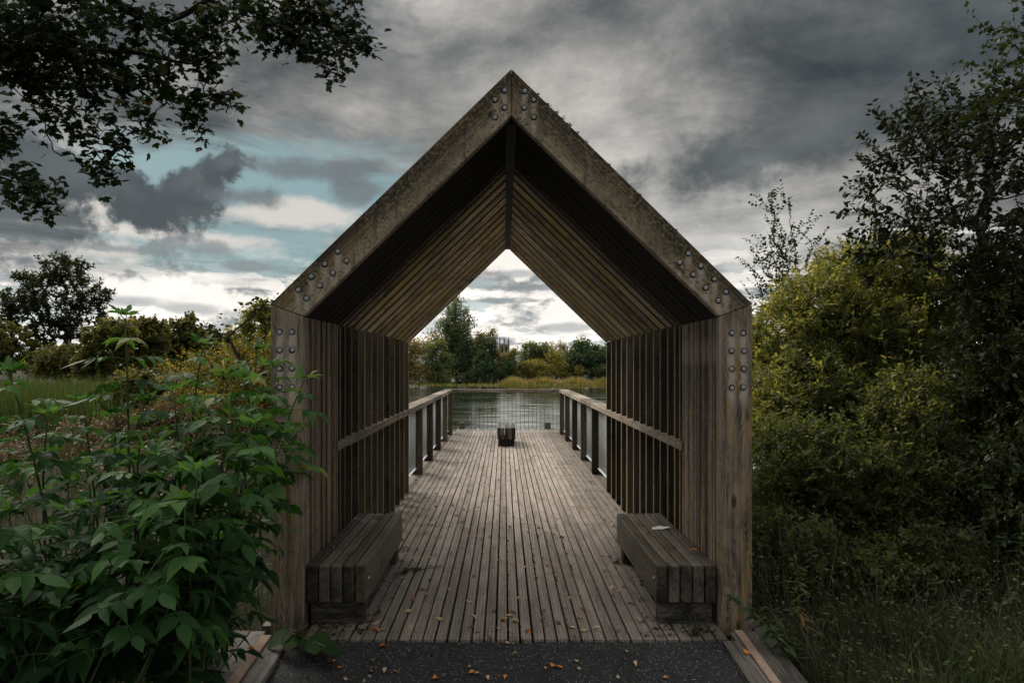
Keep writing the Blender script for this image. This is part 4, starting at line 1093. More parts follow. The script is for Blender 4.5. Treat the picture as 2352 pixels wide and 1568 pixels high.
mid_tree('goat_willow_bush', 'shaded bush with small pale edged leaves behind the grass on the right', 'bush', 6.4,
         [B(1930, 1080, 6.4, 140, 110, .5), B(2060, 1130, 6.3, 130, 110, .5), B(1820, 1060, 6.6, 80, 110, .4), B(2100, 960, 6.6, 130, 100, .5), B(1980, 1200, 6.2, 140, 60, .4), B(1780, 1160, 6.4, 50, 80, .3), B(2200, 1080, 6.3, 90, 100, .4), B(1775, 1230, 5.9, 40, 70, .3), B(1850, 1260, 5.7, 90, 60, .35), B(1990, 1290, 5.6, 120, 50, .35), B(2140, 1260, 5.7, 110, 60, .35)], LM_yel, 1700, L_OV1, .050, 2, .24, 12, 1980, .0026, .3, spread=1.1, tint_fn=lambda p, t: t * .55 + .20 * smooth(.5, 1.7, p[:, 2]) - .06)
# whippy upright shoots in front of the sallow bush
for i, (xb, yb, xt, yt, d, nm) in enumerate(((2085, 990, 2035, 720, 6.1, 'bare looking upright willow shoot, left one of the three in the right thicket'), (2130, 1010, 2098, 770, 6.1, 'upright willow shoot, shorter middle one of the three in the right thicket'), (2150, 1000, 2120, 735, 6.0, 'tall upright willow shoot, right one of the three in the right thicket'))):
    p1 = at(xt, yt, d); p0 = np.array([at(xb, yb, d)[0] + .1, d + .05, float(land(at(xb, yb, d)[0], d))])
    t = thing('willow_shoot', p0, nm, 'shoot', 'upright willow shoots')
    s = np.linspace(0, 1, 12)[:, None]; pts = p0 * (1 - s) + p1 * s + np.c_[.05 * np.sin(s * 5), 0 * s, 0 * s]
    b = MB(); b.tube(pts, np.linspace(.007, .002, 12), 5); b.build('stem', M_stemg, t)
    k = 34; q = R.uniform(.35, 1, k)[:, None]
    pos = p0 * (1 - q) + p1 * q + np.c_[.05 * np.sin(q * 5), 0 * q, 0 * q]
    an = R.uniform(0, 6.28, k)
    leaves('foliage', ovate(.16, .15, .1, 2), pos, np.c_[np.cos(an), np.sin(an), R.uniform(.2, .9, k)], np.tile((0, 0, 1.), (k, 1)) + R.normal(0, .3, (k, 3)), R.uniform(.05, .085, k), R.uniform(.3, 1, k), LM_mid, t)

# ---- overhanging sycamore, top left
cl = [(60, 60, 80), (150, 40, 75), (230, 55, 65), (60, 150, 60), (150, 130, 65), (250, 130, 55), (20, 60, 60), (330, 85, 40), (390, 62, 42), (430, 110, 40), (480, 50, 48), (510, 115, 24), (540, 25, 42), (600, 38, 45), (650, 60, 45), (700, 38, 60), (760, 48, 52), (805, 92, 40), (842, 105, 20), (710, 105, 38), (742, 140, 30), (775, 178, 26), (660, 95, 30), (585, 80, 26), (620, 100, 20), (790, 20, 40), (700, 5, 50), (500, 5, 40), (310, 30, 40),
      (30, 130, 50), (20, 180, 30), (108, 162, 34), (144, 252, 32), (108, 280, 34), (162, 306, 34), (200, 342, 26), (212, 382, 24), (238, 400, 20), (252, 288, 32), (274, 324, 26), (288, 360, 18), (324, 288, 28), (350, 304, 16), (306, 234, 36), (360, 198, 34), (400, 172, 34), (414, 216, 34), (455, 218, 28), (504, 212, 26), (525, 232, 16), (432, 260, 26), (446, 300, 22), (324, 173, 34), (252, 195, 40), (200, 200, 34), (216, 240, 34), (478, 135, 20), (430, 115, 24), (462, 80, 28), (80, 235, 26), (180, 170, 36), (60, 200, 24), (370, 150, 30), (480, 160, 14),
      (4, 340, 20), (30, 290, 20), (10, 310, 22), (2, 365, 16), (36, 407, 24), (72, 428, 22), (100, 446, 16), (97, 478, 18), (20, 450, 20), (118, 440, 10), (60, 455, 18), (-20, 420, 30), (-30, 330, 30), (-30, 120, 60), (-40, 30, 60)]
tg = []
wts = []
for (x, y, r) in cl:
    d = 8.4 + R.normal(0, .35)
    k = max(5, int(r * r / 150))
    p = at(x, y, d) + R.normal(0, 1, (k, 3)) * np.array([r, r * .9, r * .75]) / FPX * d * .55
    tg.append(p)
tg = np.vstack(tg)
up_ = np.c_[R.uniform(-6.5, 1.2, 330), R.uniform(2.0, 8.5, 330), np.zeros(330)]           # unseen crown above the view, extended to shade the foreground
up_[:, 2] = 1.95 + .56 * up_[:, 1] + R.uniform(.5, 2.2, 330)
f = foot(-8.6, 7.6)
roots = [f, f + (.1, .1, 1.8), f + (.35, .3, 3.0), f + (.8, .5, 3.7)]
M_sbark = noise_mat('sycamore bark', (.012, .011, .008), (.040, .034, .025), 7, .9, .15, .8, .02)
syc = thing('sycamore_tree', f, 'sycamore with lobed leaves reaching over from the top left corner', 'tree')
def limb(pxs, d0, r0, r1):
    P = np.array([at(x, y, d0 + .05 * i) for i, (x, y) in enumerate(pxs)])
    s = np.linspace(0, len(P) - 1, len(P) * 4)
    Q = np.stack([np.interp(s, np.arange(len(P)), P[:, i]) for i in range(3)], 1)
    for _ in range(2): Q[1:-1] = (Q[:-2] + Q[1:-1] * 2 + Q[2:]) / 4
    b = MB(); b.tube(Q, np.linspace(r0, r1, len(Q)), 8); b.build('limb', M_sbark, syc, smooth=True)
    return Q
b = MB(); b.tube(np.array(roots + [f + (1.0, .6, 5.2)]), [.26, .22, .19, .16, .13], 10); b.build('trunk', M_sbark, syc, smooth=True)
l1 = limb([(-360, -260), (-150, -170), (100, -75), (240, -15), (280, 16), (330, 44), (378, 50), (430, 32), (475, -2), (560, -20), (640, 20)], 8.2, .09, .012)
l2 = limb([(-420, 250), (-200, 150), (0, 112), (100, 110), (200, 118), (300, 118), (400, 142), (465, 150)], 8.1, .075, .008)
l3 = limb([(-420, 280), (-160, 190), (0, 178), (40, 187), (80, 200), (150, 204), (250, 196), (340, 182)], 8.5, .06, .010)
l4 = limb([(-420, 330), (-160, 380), (-20, 400), (40, 420)], 8.4, .04, .006)
l5 = limb([(640, 20), (700, 60), (760, 100), (775, 160)], 8.7, .016, .005)
allp = np.vstack([l1, l2, l3, l4, l5])
def syc_cover(tg, per, label):
    P = [allp]; E0 = []; E1 = []
    nodes = allp.copy()
    order = np.argsort(np.min(np.linalg.norm(tg[:, None] - allp[None], axis=2), axis=1))
    for i in order:
        dd = np.linalg.norm(nodes - tg[i], axis=1); j = int(np.argmin(dd))
        mid = (nodes[j] + tg[i]) / 2 + R.normal(0, .09, 3) * dd[j]
        mid2 = mid * .5 + tg[i] * .5 + R.normal(0, .08, 3) * dd[j]
        E0 += [nodes[j], mid, mid2]; E1 += [mid, mid2, tg[i]]
        nodes = np.vstack([nodes, mid[None], tg[i][None]])
    V, F = cones(np.array(E0), np.array(E1), .0085, .007, 4)
    mesh_np('twigs', V, F, M_sbark, syc, gr=V)
    k = np.repeat(np.arange(len(tg)), per)
    off = R.normal(0, .085, (len(k), 3))
    pos = tg[k] + off + (0, 0, .03)
    an = R.uniform(0, 6.28, len(k))
    dr = np.c_[np.cos(an), np.sin(an), R.uniform(-1.1, .1, len(k))]
    nr = np.c_[R.normal(0, .5, (len(k), 2)), np.ones(len(k))] + np.c_[np.zeros(len(k)), -.5 * np.ones(len(k)), np.zeros(len(k))]
    leaves('crown', L_LOBE, pos, dr, nr, R.uniform(.065, .120, len(k)), np.clip(R.random(len(k)) ** 1.3, 0, 1), LM_syc, syc)
syc_cover(tg, 7, None)
syc_cover(up_, 16, None)

# ---- big elder shrub on the left
elder = thing('elder_shrub', foot(-2.3, 3.4), 'large elder shrub with long compound leaves in front of the left post', 'shrub')
def compound(acc, p, d, L, scale, n_pair=2, lift=0.0, tint=.4):
    """one pinnate leaf: stalk + paired leaflets + end leaflet"""
    d = unit(d); pts = [p]
    dirn = d.copy(); seg = L / 4
    for i in range(4):
        dirn = unit(dirn + np.array([0, 0, -.13 + lift]) + R.normal(0, .05, 3))
        pts.append(pts[-1] + dirn * seg)
    pts = np.array(pts)
    acc['s0'] += list(pts[:-1]); acc['s1'] += list(pts[1:])
    side = unit(np.cross(dirn, (0, 0, 1.0)) + 1e-4)
    up = unit(np.cross(side, dirn))
    if n_pair == 2: sp = [(2, 55), (3, 48)]
    elif n_pair == 3: sp = [(1, 62), (2, 55), (3, 48)]
    else: sp = [(3, 50)]
    tt = np.clip(tint + R.normal(0, .15) + (.5 if R.random() < .02 else 0), 0, 1)
    for q, ang in sp:
        for s in (-1, 1):
            a = math.radians(ang + R.normal(0, 8))
            ld = dirn * math.cos(a) + side * s * math.sin(a) + np.array([0, 0, -.22 + lift * 2 + R.normal(0, .12)])
            acc['p'].append(pts[q]); acc['d'].append(ld); acc['n'].append(up + side * s * -.25 + R.normal(0, .18, 3)); acc['z'].append(scale * R.uniform(.82, 1.12)); acc['t'].append(np.clip(tt + R.normal(0, .06), 0, 1))
    acc['p'].append(pts[4]); acc['d'].append(dirn + np.array([0, 0, -.15 + lift])); acc['n'].append(up + R.normal(0, .18, 3)); acc['z'].append(scale * R.uniform(.98, 1.3)); acc['t'].append(tt)

def elder_shoot(tip, base, leafed, node_gap=.085, scale=.095, r=.008, young=True, tint=.4, bow=.12):
    acc = dict(s0=[], s1=[], p=[], d=[], n=[], z=[], t=[])
    s = np.linspace(0, 1, 14)[:, None]
    side = np.array([R.normal(0, bow), R.normal(0, bow), 0])
    ctrl = base * .45 + tip * .55 + side + (0, 0, .12)
    C = base * (1 - s) ** 2 + ctrl * 2 * s * (1 - s) + tip * s ** 2
    L = np.r_[0, np.cumsum(np.linalg.norm(np.diff(C, axis=0), axis=1))]
    pos = L[-1]; k = 0; az0 = R.uniform(0, 3.1)
    first = True
    while pos > L[-1] - leafed and pos > .1:
        P = np.array([np.interp(pos, L, C[:, i]) for i in range(3)])
        P2 = np.array([np.interp(max(0, pos - .04), L, C[:, i]) for i in range(3)])
        tdir = unit(P - P2) if pos > .05 else np.array([0, 0, 1.0])
        age = (L[-1] - pos) / max(leafed, .2)
        if first and young:
            for a in np.arange(0, 6.2, 1.25) + R.uniform(0, 1):
                h = np.array([math.cos(a), math.sin(a), 0])
                compound(acc, P, tdir * .9 + h * .8, .055, scale * .62, 1, .10, tint + .10)
        else:
            a0 = az0 + k * 1.57 + R.normal(0, .25)
            for a in (a0, a0 + 3.14):
                h = np.array([math.cos(a), math.sin(a), 0])
                f_ = min(1, .55 + age * 1.4)
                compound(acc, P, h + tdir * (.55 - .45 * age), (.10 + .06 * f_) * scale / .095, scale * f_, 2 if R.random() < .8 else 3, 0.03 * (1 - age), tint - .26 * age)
        first = False
        pos -= node_gap * R.uniform(.75, 1.3); k += 1
    b = MB(); b.tube(C, np.linspace(r, r * .4, len(C)), 6)
    V, F = cones(np.array(acc['s0']), np.array(acc['s1']), .0017, .0012, 4)
    st = b.build('stem', M_stemg, elder, smooth=True)
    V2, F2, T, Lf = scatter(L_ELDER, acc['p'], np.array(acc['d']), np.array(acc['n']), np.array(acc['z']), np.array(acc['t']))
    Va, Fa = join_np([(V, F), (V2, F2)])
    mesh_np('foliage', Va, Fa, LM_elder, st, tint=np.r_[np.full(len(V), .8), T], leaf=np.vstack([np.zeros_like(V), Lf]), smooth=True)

def gp(x, d, lean=0.0):
    return foot(CAMX + (x - 1158) / FPX * d + lean, d)
def rooted(tip):
    """stems fan out from a few stools on the ground"""
    st = [(-2.0, 3.3), (-2.6, 3.9), (-2.9, 3.2), (-2.1, 4.2), (-1.75, 3.7), (-1.9, 2.8)]
    q = min(st, key=lambda s_: (s_[0] - tip[0]) ** 2 + (s_[1] - tip[1]) ** 2)
    b = np.array([q[0] + R.normal(0, .10), q[1] + R.normal(0, .12), 0])
    b[:2] = b[:2] * .75 + tip[:2] * .25; b[0] = min(b[0], -1.95)
    b[2] = float(land(b[0], b[1])) - .03
    return b
# the shoots one can follow in the photo
for (x, y, d, lf, sc, xb) in ((288, 735, 3.3, .42, .098, 320), (465, 800, 3.5, .62, .095, 395), (590, 812, 3.7, .55, .09, 500), (697, 876, 3.7, .40, .088, 560), (22, 862, 3.2, .55, .10, 120),
                              (190, 930, 3.5, .45, .09, 200), (535, 962, 3.3, .5, .085, 500), (575, 985, 3.0, .5, .10, 520), (640, 960, 3.9, .5, .10, 600), (655, 1005, 3.6, .4, .10, 600), (600, 910, 3.9, .5, .095, 560),
                              (400, 905, 3.2, .55, .09, 400), (330, 930, 3.4, .5, .09, 330), (470, 900, 3.6, .5, .09, 460), (455, 1090, 2.8, .3, .10, 440), (265, 960, 3.3, .5, .1, 260), (110, 960, 3.4, .5, .1, 140), (520, 870, 3.3, .45, .095, 470), (620, 850, 4.0, .5, .095, 540), (560, 880, 3.2, .4, .10, 500), (668, 1040, 3.6, .22, .10, 600)):
    tip = at(x, y, d)
    bx = at(min(xb, 430), 1300, d + .25)
    base = np.array([bx[0], d + R.uniform(0.1, .5), 0]); base[2] = float(land(base[0], base[1])) - .03
    elder_shoot(tip, base, lf, .085, sc, .0085, True, R.uniform(.4, .6), .07)
k = 0
while k < 88:
    x = R.uniform(-120, 650) if k > 22 else R.uniform(380, 625)
    env = 985 if x < 420 else 950
    y = env + (1545 - env) * R.random() ** .85
    if k <= 22: y = R.uniform(1150, 1480)
    if x > 615 and y > 1190: continue
    d = R.uniform(2.7, 4.25)
    if y > 1050 and k > 22: d = R.uniform(2.55, 3.5)
    if k <= 22: d = R.uniform(3.5, 4.25)
    tip = at(x, y, d)
    if tip[2] < .12 or (tip[0] > -1.62 and tip[1] > 4.35): continue
    if tip[0] > (-1.32 if y < 1300 else -1.5): continue
    low = smooth(950, 1450, y)  # lower shoots get a darker tint, shade put into the leaf colour
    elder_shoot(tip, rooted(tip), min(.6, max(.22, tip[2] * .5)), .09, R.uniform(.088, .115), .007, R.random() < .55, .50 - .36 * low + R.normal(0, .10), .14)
    k += 1

# ---- grass, weeds and reeds that nobody could count
def blades(name, pos, h, w, lean, mat, tint, label, cat, seg=3, dirs=None, part=None):
    N = len(pos)
    an = R.uniform(0, 6.28, N) if dirs is None else dirs
    lx, ly = np.cos(an), np.sin(an)
    s = np.linspace(0, 1, seg + 1)
    wd = (1 - s ** 1.6) * .5; wd[0] = .35
    px_ = np.stack([-ly, lx, np.zeros(N)], 1)
    V = np.zeros((N, seg + 1, 2, 3))
    for i, q in enumerate(s):
        c = pos + np.stack([lx * lean * h * q ** 2, ly * lean * h * q ** 2, h * q * (1 - .25 * lean * q)], 1)
        V[:, i, 0] = c - px_ * (w * wd[i])[:, None]; V[:, i, 1] = c + px_ * (w * wd[i])[:, None]
    k = (seg + 1) * 2
    q = np.array([(2 * i, 2 * i + 1, 2 * i + 3, 2 * i + 2) for i in range(seg)])
    F = (np.arange(N)[:, None, None] * k + q[None]).reshape(-1, 4)
    o = mesh_np(name, V.reshape(-1, 3), [F], mat, part, None, np.repeat(tint, k))
    if part is None: tag(o, label, cat, kind='stuff')
    return o
GM = leaf_mat('grass blade', [(0, (0.0130, 0.0187, 0.0058)), (.45, (0.0288, 0.0418, 0.0101)), (.7, (0.0612, 0.0612, 0.0216)), (.88, (0.1152, 0.0900, 0.0432)), (1, (0.0936, 0.0648, 0.0432))], .3)
RM = leaf_mat('reed blade', [(0, (.035, .065, .022)), (.6, (.075, .11, .032)), (1, (.18, .17, .065))], .35, spec=.15)
SM = leaf_mat('straw sedge', [(0, (.40, .38, .10)), (.35, (.62, .54, .22)), (.7, (.80, .64, .42)), (1, (.76, .56, .46))], .5, spec=.1)
PM = leaf_mat('pink seed head', [(0, (.055, .035, .028)), (.5, (.15, .085, .078)), (.85, (.30, .20, .19)), (1, (.58, .52, .50))], .3)

n = 15000
x = 1.72 + 4.6 * R.random(n) ** 1.1; y = R.uniform(2.5, 7.2, n)
dens = np.sin(x * 5 + y * 3) + np.sin(y * 7 - x * 2)
ok = dens + R.normal(0, .9, n) > -.6; x, y, dens = x[ok], y[ok], dens[ok]; n = len(x)
pos = np.c_[x, y, land(x, y) - .01]
h = R.uniform(.12, .46, n) * (1 + .25 * dens); h *= np.where(R.random(n) < .08, 1.6, 1)
blades('grass', pos, h, R.uniform(.003, .008, n), R.uniform(.2, 1.1, n), GM, np.clip(R.beta(1.3, 1.8, n) + .08 * dens, 0, 1), 'rough tangled grass and dry stalks on the right of the path', 'grass', dirs=R.normal(2.2, 1.6, n))
n = 4200
x = -R.uniform(1.8, 4.6, n); y = R.uniform(2.4, 5.5, n)
pos = np.c_[x, y, land(x, y) - .01]
blades('grass', pos, R.uniform(.15, .5, n), R.uniform(.003, .007, n), R.uniform(.2, 1.1, n), GM, np.clip(R.beta(1.2, 1.6, n), 0, 1), 'dark grass and dead stalks under the elder shrub', 'grass')
# low leafy ground cover at the right
n = 7500
x = 1.75 + 4.2 * R.random(n) ** 1.2; y = R.uniform(3.2, 6.6, n); hh = R.random(n) ** 1.5 * .42
pos = np.c_[x, y, land(x, y) + hh]
dr = np.c_[R.normal(0, 1, (n, 2)), R.normal(.1, .4, n)]
tag(leaves('ground_cover', L_KN, pos, dr, np.c_[R.normal(0, .5, (n, 2)), np.ones(n)], R.uniform(.014, .045, n), np.clip(R.beta(1.5, 2, n), 0, 1), LM_mid), 'low leafy weeds among the grass on the right', 'weeds', kind='stuff')

# reed bed on the left water
n = 15000
x = R.uniform(-27, -10.5, n); y = R.uniform(21, 33, n)
ok = x < -.565 * y + np.sin(y * 1.3) * .6; x, y = x[ok], y[ok]; n = len(x)
pos = np.c_[x, y, np.full(n, WATER - .1)]
blades('reeds', pos, R.normal(1.95, .18, n) - .018 * np.maximum(0, y - 26), R.uniform(.025, .055, n), R.uniform(.05, .35, n), RM, np.clip(R.beta(1.6, 1.8, n), 0, 1), 'bed of tall green reeds standing in the water on the left', 'reeds', seg=3)
# pinkish weeds on the near left bank
n = 1500
x = R.uniform(-12, -1.9, n); y = R.uniform(6.5, 18.5, n)
ok = np.abs(x) < y * .75 + .5; x, y = x[ok], y[ok]; n = len(x)
zz = np.maximum(land(x, y), WATER) - .03; hh = R.uniform(.5, 1.15, n)
pos = np.c_[x, y, zz]
ln = R.uniform(.05, .3, n)
blades('weeds', np.repeat(pos, 5, 0) + R.normal(0, .06, (n * 5, 3)) * (1, 1, 0), np.repeat(hh, 5) * R.uniform(.5, 1.0, n * 5), np.full(n * 5, .010), R.uniform(.1, .5, n * 5), GM, np.clip(R.beta(2, 1.6, n * 5), 0, 1), 'mixed green and brown weeds along the left bank', 'weeds')
k = np.repeat(np.arange(0, n, 2), 16)
q = R.uniform(.45, 1.02, len(k))
ps = pos[k] + np.c_[R.normal(0, .045, (len(k), 2)), hh[k] * q]
tag(leaves('seed_heads', L_KN, ps, R.normal(0, 1, ps.shape) + (0, 0, .5), R.normal(0, 1, ps.shape), R.uniform(.025, .07, len(k)), np.clip(np.repeat(R.random(len(k) // 16), 16) * .7 + R.random(len(k)) * .35, 0, 1), PM), 'pinkish brown fluffy seed heads along the left bank', 'weeds', kind='stuff')
# lily pads
n = 260
x = R.uniform(-17, -3.5, n); y = R.uniform(16.5, 22, n)
lp = ovate(.45, 0, .02, 3, .95, .5)
tag(leaves('lily_pads', lp, np.c_[x, y, np.full(n, WATER + .012)], np.c_[R.normal(0, 1, (n, 2)), np.zeros(n)], np.tile((0, 0, 1.), (n, 1)), R.uniform(.12, .26, n), R.random(n), leaf_mat('lily pad', [(0, (.10, .13, .06)), (1, (.30, .30, .22))], .1, .25, .6)), 'pale lily pads floating on the left water', 'lily pads', kind='stuff')
# far bank sedge
n = 9000
x = R.uniform(-1.5, 30, n); y = 80.6 + R.random(n) * 2.2
pos = np.c_[x, y, np.maximum(land(x, y), WATER) - .02]
blades('sedge', pos, R.uniform(.7, 1.35, n) * (.85 + .2 * np.sin(x * 1.7)) * smooth(-1.8, .5, x), R.uniform(.07, .16, n), R.uniform(.05, .5, n), SM, np.clip(R.beta(1.5, 1.5, n) * .8 + .25 * (y - 81) / 2.2, 0, 1), 'band of straw and pinkish sedge along the far bank', 'sedge', seg=2)
n = 3600
x = R.uniform(-40, 32, n); y = 79.3 + R.random(n) * 2.0
pos = np.c_[x, y, np.maximum(land(x, y), WATER) - .02]
blades('bank_grass', pos, R.uniform(.15, .5, n), R.uniform(.05, .11, n), R.uniform(.1, .9, n), leaf_mat('bank grass', [(0, (.20, .24, .06)), (.6, (.42, .40, .12)), (1, (.52, .45, .16))], .5, spec=.1), np.clip(R.random(n), 0, 1), 'yellow green grass fringe at the far waterline', 'grass', seg=2)

# ---- weeds one can tell apart on the right
FW = leaf_mat('willowherb leaf', [(0, (.022, .05, .016)), (.5, (.06, .085, .022)), (.75, (.16, .13, .035)), (1, (.24, .13, .04))], .35)
def herb(tip, base, nleaf, size, label, t0, t1, group, name='willowherb', cat='plant', width=.13, bow=(0, 0, 0)):
    t = thing(name, base, label, cat, group)
    s = np.linspace(0, 1, 14)[:, None]
    C = base * (1 - s) ** 2 + ((base + tip) / 2 + bow) * 2 * s * (1 - s) + tip * s ** 2
    b = MB(); b.tube(C, np.linspace(.006, .002, 14), 5); b.build('stem', M_stemg, t, smooth=True)
    q = R.uniform(.18, 1.0, nleaf) ** .8
    pos = np.stack([np.interp(q, s[:, 0], C[:, i]) for i in range(3)], 1)
    an = np.arange(nleaf) * 2.4 + R.normal(0, .3, nleaf)
    dr = np.c_[np.cos(an), np.sin(an), .55 * q - .25 + R.normal(0, .2, nleaf)]
    leaves('foliage', ovate(width, .35, .12, 3), pos, dr, np.tile((0, 0, 1.0), (nleaf, 1)) + R.normal(0, .25, (nleaf, 3)), size * (1.15 - .6 * q) * R.uniform(.8, 1.2, nleaf), np.clip(t0 + (t1 - t0) * (1 - q) + R.normal(0, .15, nleaf), 0, 1), FW, t)
hb = [(1828, 1280, 1840, 1490, 4.5, 52, .105, .45, .95, 'willowherb with rusty orange lower leaves beside the right post'),
      (1862, 1215, 1870, 1470, 5.1, 44, .09, .3, .5, 'tall green tipped willowherb behind the rusty one on the right'),
      (1810, 1230, 1822, 1420, 5.4, 34, .075, .35, .55, 'pale green willowherb nearest the right post'),
      (1905, 1360, 1890, 1490, 4.6, 40, .09, .2, .4, 'short bushy green willowherb right of the rusty one'),
      (2350, 1180, 2330, 1500, 4.9, 40, .12, .2, .35, 'tall dark weed at the right edge of the grass'),
      (2150, 1320, 2160, 1480, 4.8, 30, .09, .2, .45, 'low weed among the dry grass on the right'),
      (1760, 1250, 1772, 1430, 5.6, 30, .07, .4, .5, 'thin yellowing weed close against the right post')]
for (x, y, xb, yb, d, nl, sz, t0, t1, lb) in hb:
    base = at(xb, yb, d); base[2] = float(land(base[0], base[1])) - .02
    herb(at(x, y, d), base, nl, sz, lb, t0, t1, 'willowherbs and weeds on the right')
base = at(1880, 1560, 4.05); base[2] = float(land(base[0], base[1])) - .02
herb(at(1682, 1375, 4.28), base, 46, .10, 'green plant leaning across the foot of the right post', .08, .3, None, 'leaning_weed', 'plant', .17, (0, 0, .10))
base2 = base + (-.03, .1, 0)
herb(at(1765, 1395, 4.32), base2, 30, .09, 'shorter green shoot beside the leaning plant at the right post', .1, .3, None, 'leaning_weed', 'plant', .17, (0, 0, .08))

# burdock at the left post
bd = thing('burdock_plant', (-1.42, 4.28, 0), 'low burdock with broad round leaves at the foot of the left post', 'plant')
M_bur = leaf_mat('burdock leaf', [(0, (.025, .060, .016)), (1, (.055, .105, .028))], .25, rough=.7, spec=.1, veins=True)
rl = ovate(.46, .25, .06, 5, .9, .42)
for (x, y, d, sz, ax, az_) in ((640, 1470, 4.2, .16, -2.6, -.15), (668, 1480, 4.15, .15, -1.7, -.1), (690, 1448, 4.22, .13, -.9, .55), (735, 1478, 4.1, .16, -.6, -.1), (722, 1496, 4.02, .11, -1.3, -.1), (765, 1497, 4.0, .10, -.4, -.1), (700, 1478, 4.12, .07, -1.5, .1)):
    c = at(x, y, d)
    dr = np.array([[math.cos(ax), math.sin(ax) * .8, az_]])
    V, F, T, Lf = scatter(rl, c[None] - unit(dr) * sz * .5 + (0, 0, .02), dr, np.array([[0, -.25, 1.0]]), np.array([sz]), np.array([R.random()]))
    lf_ = mesh_np('leaf', V, F, M_bur, bd, None, T, Lf, True)
    p0 = c - unit(dr)[0] * sz * .5 + (0, 0, .02)
    b = MB(); b.tube([(-1.42 + R.normal(0, .02), 4.32, -.02), (p0 + (-1.42, 4.32, .06)) / 2, p0], .004, 5); b.build('leafstalk', M_stemg, bd)
# grass tuft in front of the right bench
tf = thing('grass_tuft', (1.165, 4.36, 0), 'small tuft of grass sprouting in front of the right bench', 'grass tuft')
n = 26
blades('blades', np.c_[1.165 + R.normal(0, .018, n), 4.36 + R.normal(0, .015, n), np.zeros(n)], R.uniform(.06, .20, n), R.uniform(.004, .007, n), R.uniform(.4, 1.3, n), GM, R.uniform(.35, .75, n), None, None, 4, None, tf)

# ---- fallen leaves, each its own object
FLM = [leaf_mat('fallen leaf %s' % nme, st, .1, .7, .2) for nme, st in (('tan', [(0, (.40, .26, .15)), (1, (.66, .48, .32))]), ('orange', [(0, (.48, .17, .04)), (1, (.66, .27, .08))]), ('brown', [(0, (.13, .06, .03)), (1, (.28, .13, .065))]))]
def curled(w, bend, fold, tw):
    v, f = ovate(w, bend, fold, 4, .9, .45)
    v = v.copy(); v[:, 2] += tw * v[:, 0] * (v[:, 1] - .4) + .9 * fold * v[:, 0] ** 2
    v[:, 2] -= v[:, 2].min()
    return v - (0, .5, 0), f
FLS = [curled(.26, .25, .3, .5), curled(.32, -.30, .2, -.6), curled(.22, .4, .5, .3), curled(.36, -.1, .35, .9), curled(.28, .15, -.4, -.4)]
FLMESH = {}
def fallen(x, y, z, size, kind, label, group, rz=None, name='fallen_leaf'):
    si = int(R.integers(0, len(FLS)))
    key = (si, kind)
    if key not in FLMESH:
        v, f = FLS[si]
        o = mesh_np(name, v, f, FLM[kind], None, (0, 0, 0), np.full(len(v), R.uniform(.3, 1)))
        FLMESH[key] = o.data
        bpy.data.objects.remove(o)
    o = bpy.data.objects.new(name, FLMESH[key]); col.objects.link(o)
    o.location = (x, y, z); o.scale = (size,) * 3
    o.rotation_euler = (R.normal(0, .12), R.normal(0, .12), R.uniform(0, 6.28) if rz is None else rz)
    return tag(o, label, 'leaf', group)
for i in range(250):
    while True:
        y = 4.4 + 9.5 * R.random() ** 1.5
        x = R.uniform(-1.28, 1.28)
        if R.random() < .25: x = math.copysign(R.uniform(.85, 1.28), x)
        if y < 6.3 and abs(x) > .93: continue
        break
    kd = int(R.choice([0, 0, 0, 0, 1, 2, 2]))
    fallen(x, y, .003, R.uniform(.030, .064), kd, ('curled tan fallen leaf on the deck boards', 'orange fallen leaf on the deck boards', 'dark brown fallen leaf on the deck boards')[kd],
           ('tan fallen leaves on the deck', 'orange fallen leaves on the deck', 'brown fallen leaves on the deck')[kd])
for (px, py, sz, kd) in ((765, 1520, .045, 1), (780, 1535, .04, 1), (880, 1487, .075, 1), (940, 1496, .03, 1), (858, 1520, .065, 1), (852, 1545, .04, 1), (884, 1543, .06, 0), (908, 1545, .045, 1), (795, 1562, .05, 0), (1080, 1535, .05, 0), (1085, 1548, .06, 1), (1095, 1551, .05, 0), (1165, 1478, .045, 0), (1180, 1482, .035, 0), (1180, 1508, .06, 0), (1270, 1530, .07, 1), (1285, 1535, .06, 1), (1255, 1540, .055, 0), (1325, 1520, .045, 0), (1330, 1538, .04, 0), (1440, 1497, .035, 0), (1435, 1515, .025, 2), (1380, 1455, .045, 1), (1460, 1527, .055, 0), (1420, 1558, .05, 0), (1000, 1560, .06, 1), (1120, 1560, .05, 0), (1530, 1560, .05, 1), (1600, 1540, .04, 2), (1160, 1558, .05, 1)):
    d = FPX * (CAMZ + .03) / (py - 840)
    for _ in range(3): d = FPX * (CAMZ - path_z(min(d, 4.28))) / (py - 840)
    p = at(px, py, d)
    fallen(p[0], d, float(path_z(min(d, 4.28))) + .006, sz * .75, kd, ('tan fallen leaf on the black asphalt path', 'orange fallen leaf on the black asphalt path', 'dark fallen leaf on the black asphalt path')[kd],
           ('tan leaves on the asphalt', 'orange leaves on the asphalt', 'dark leaves on the asphalt')[kd])
fallen(1.08, 5.35, .396, .05, 2, 'red brown leaf lying mid way along the right bench', None)
fallen(1.27, 4.83, .396, .075, 1, 'bright orange leaf lying near the front of the right bench', None)
fallen(-1.27, 4.95, .396, .03, 0, 'small tan leaf lying on the left bench', None)
fallen(1.40, 4.12, float(path_z(4.12)) + .03, .06, 1, 'orange leaf lying on the right path edging', None)
fallen(-1.55, 4.12, float(path_z(4.12)) + .032, .06, 1, 'orange leaf on the left path edging nearer the grip strip', None)
fallen(-1.70, 4.02, float(path_z(4.02)) + .03, .055, 1, 'orange leaf on the outer board of the left path edging', None)
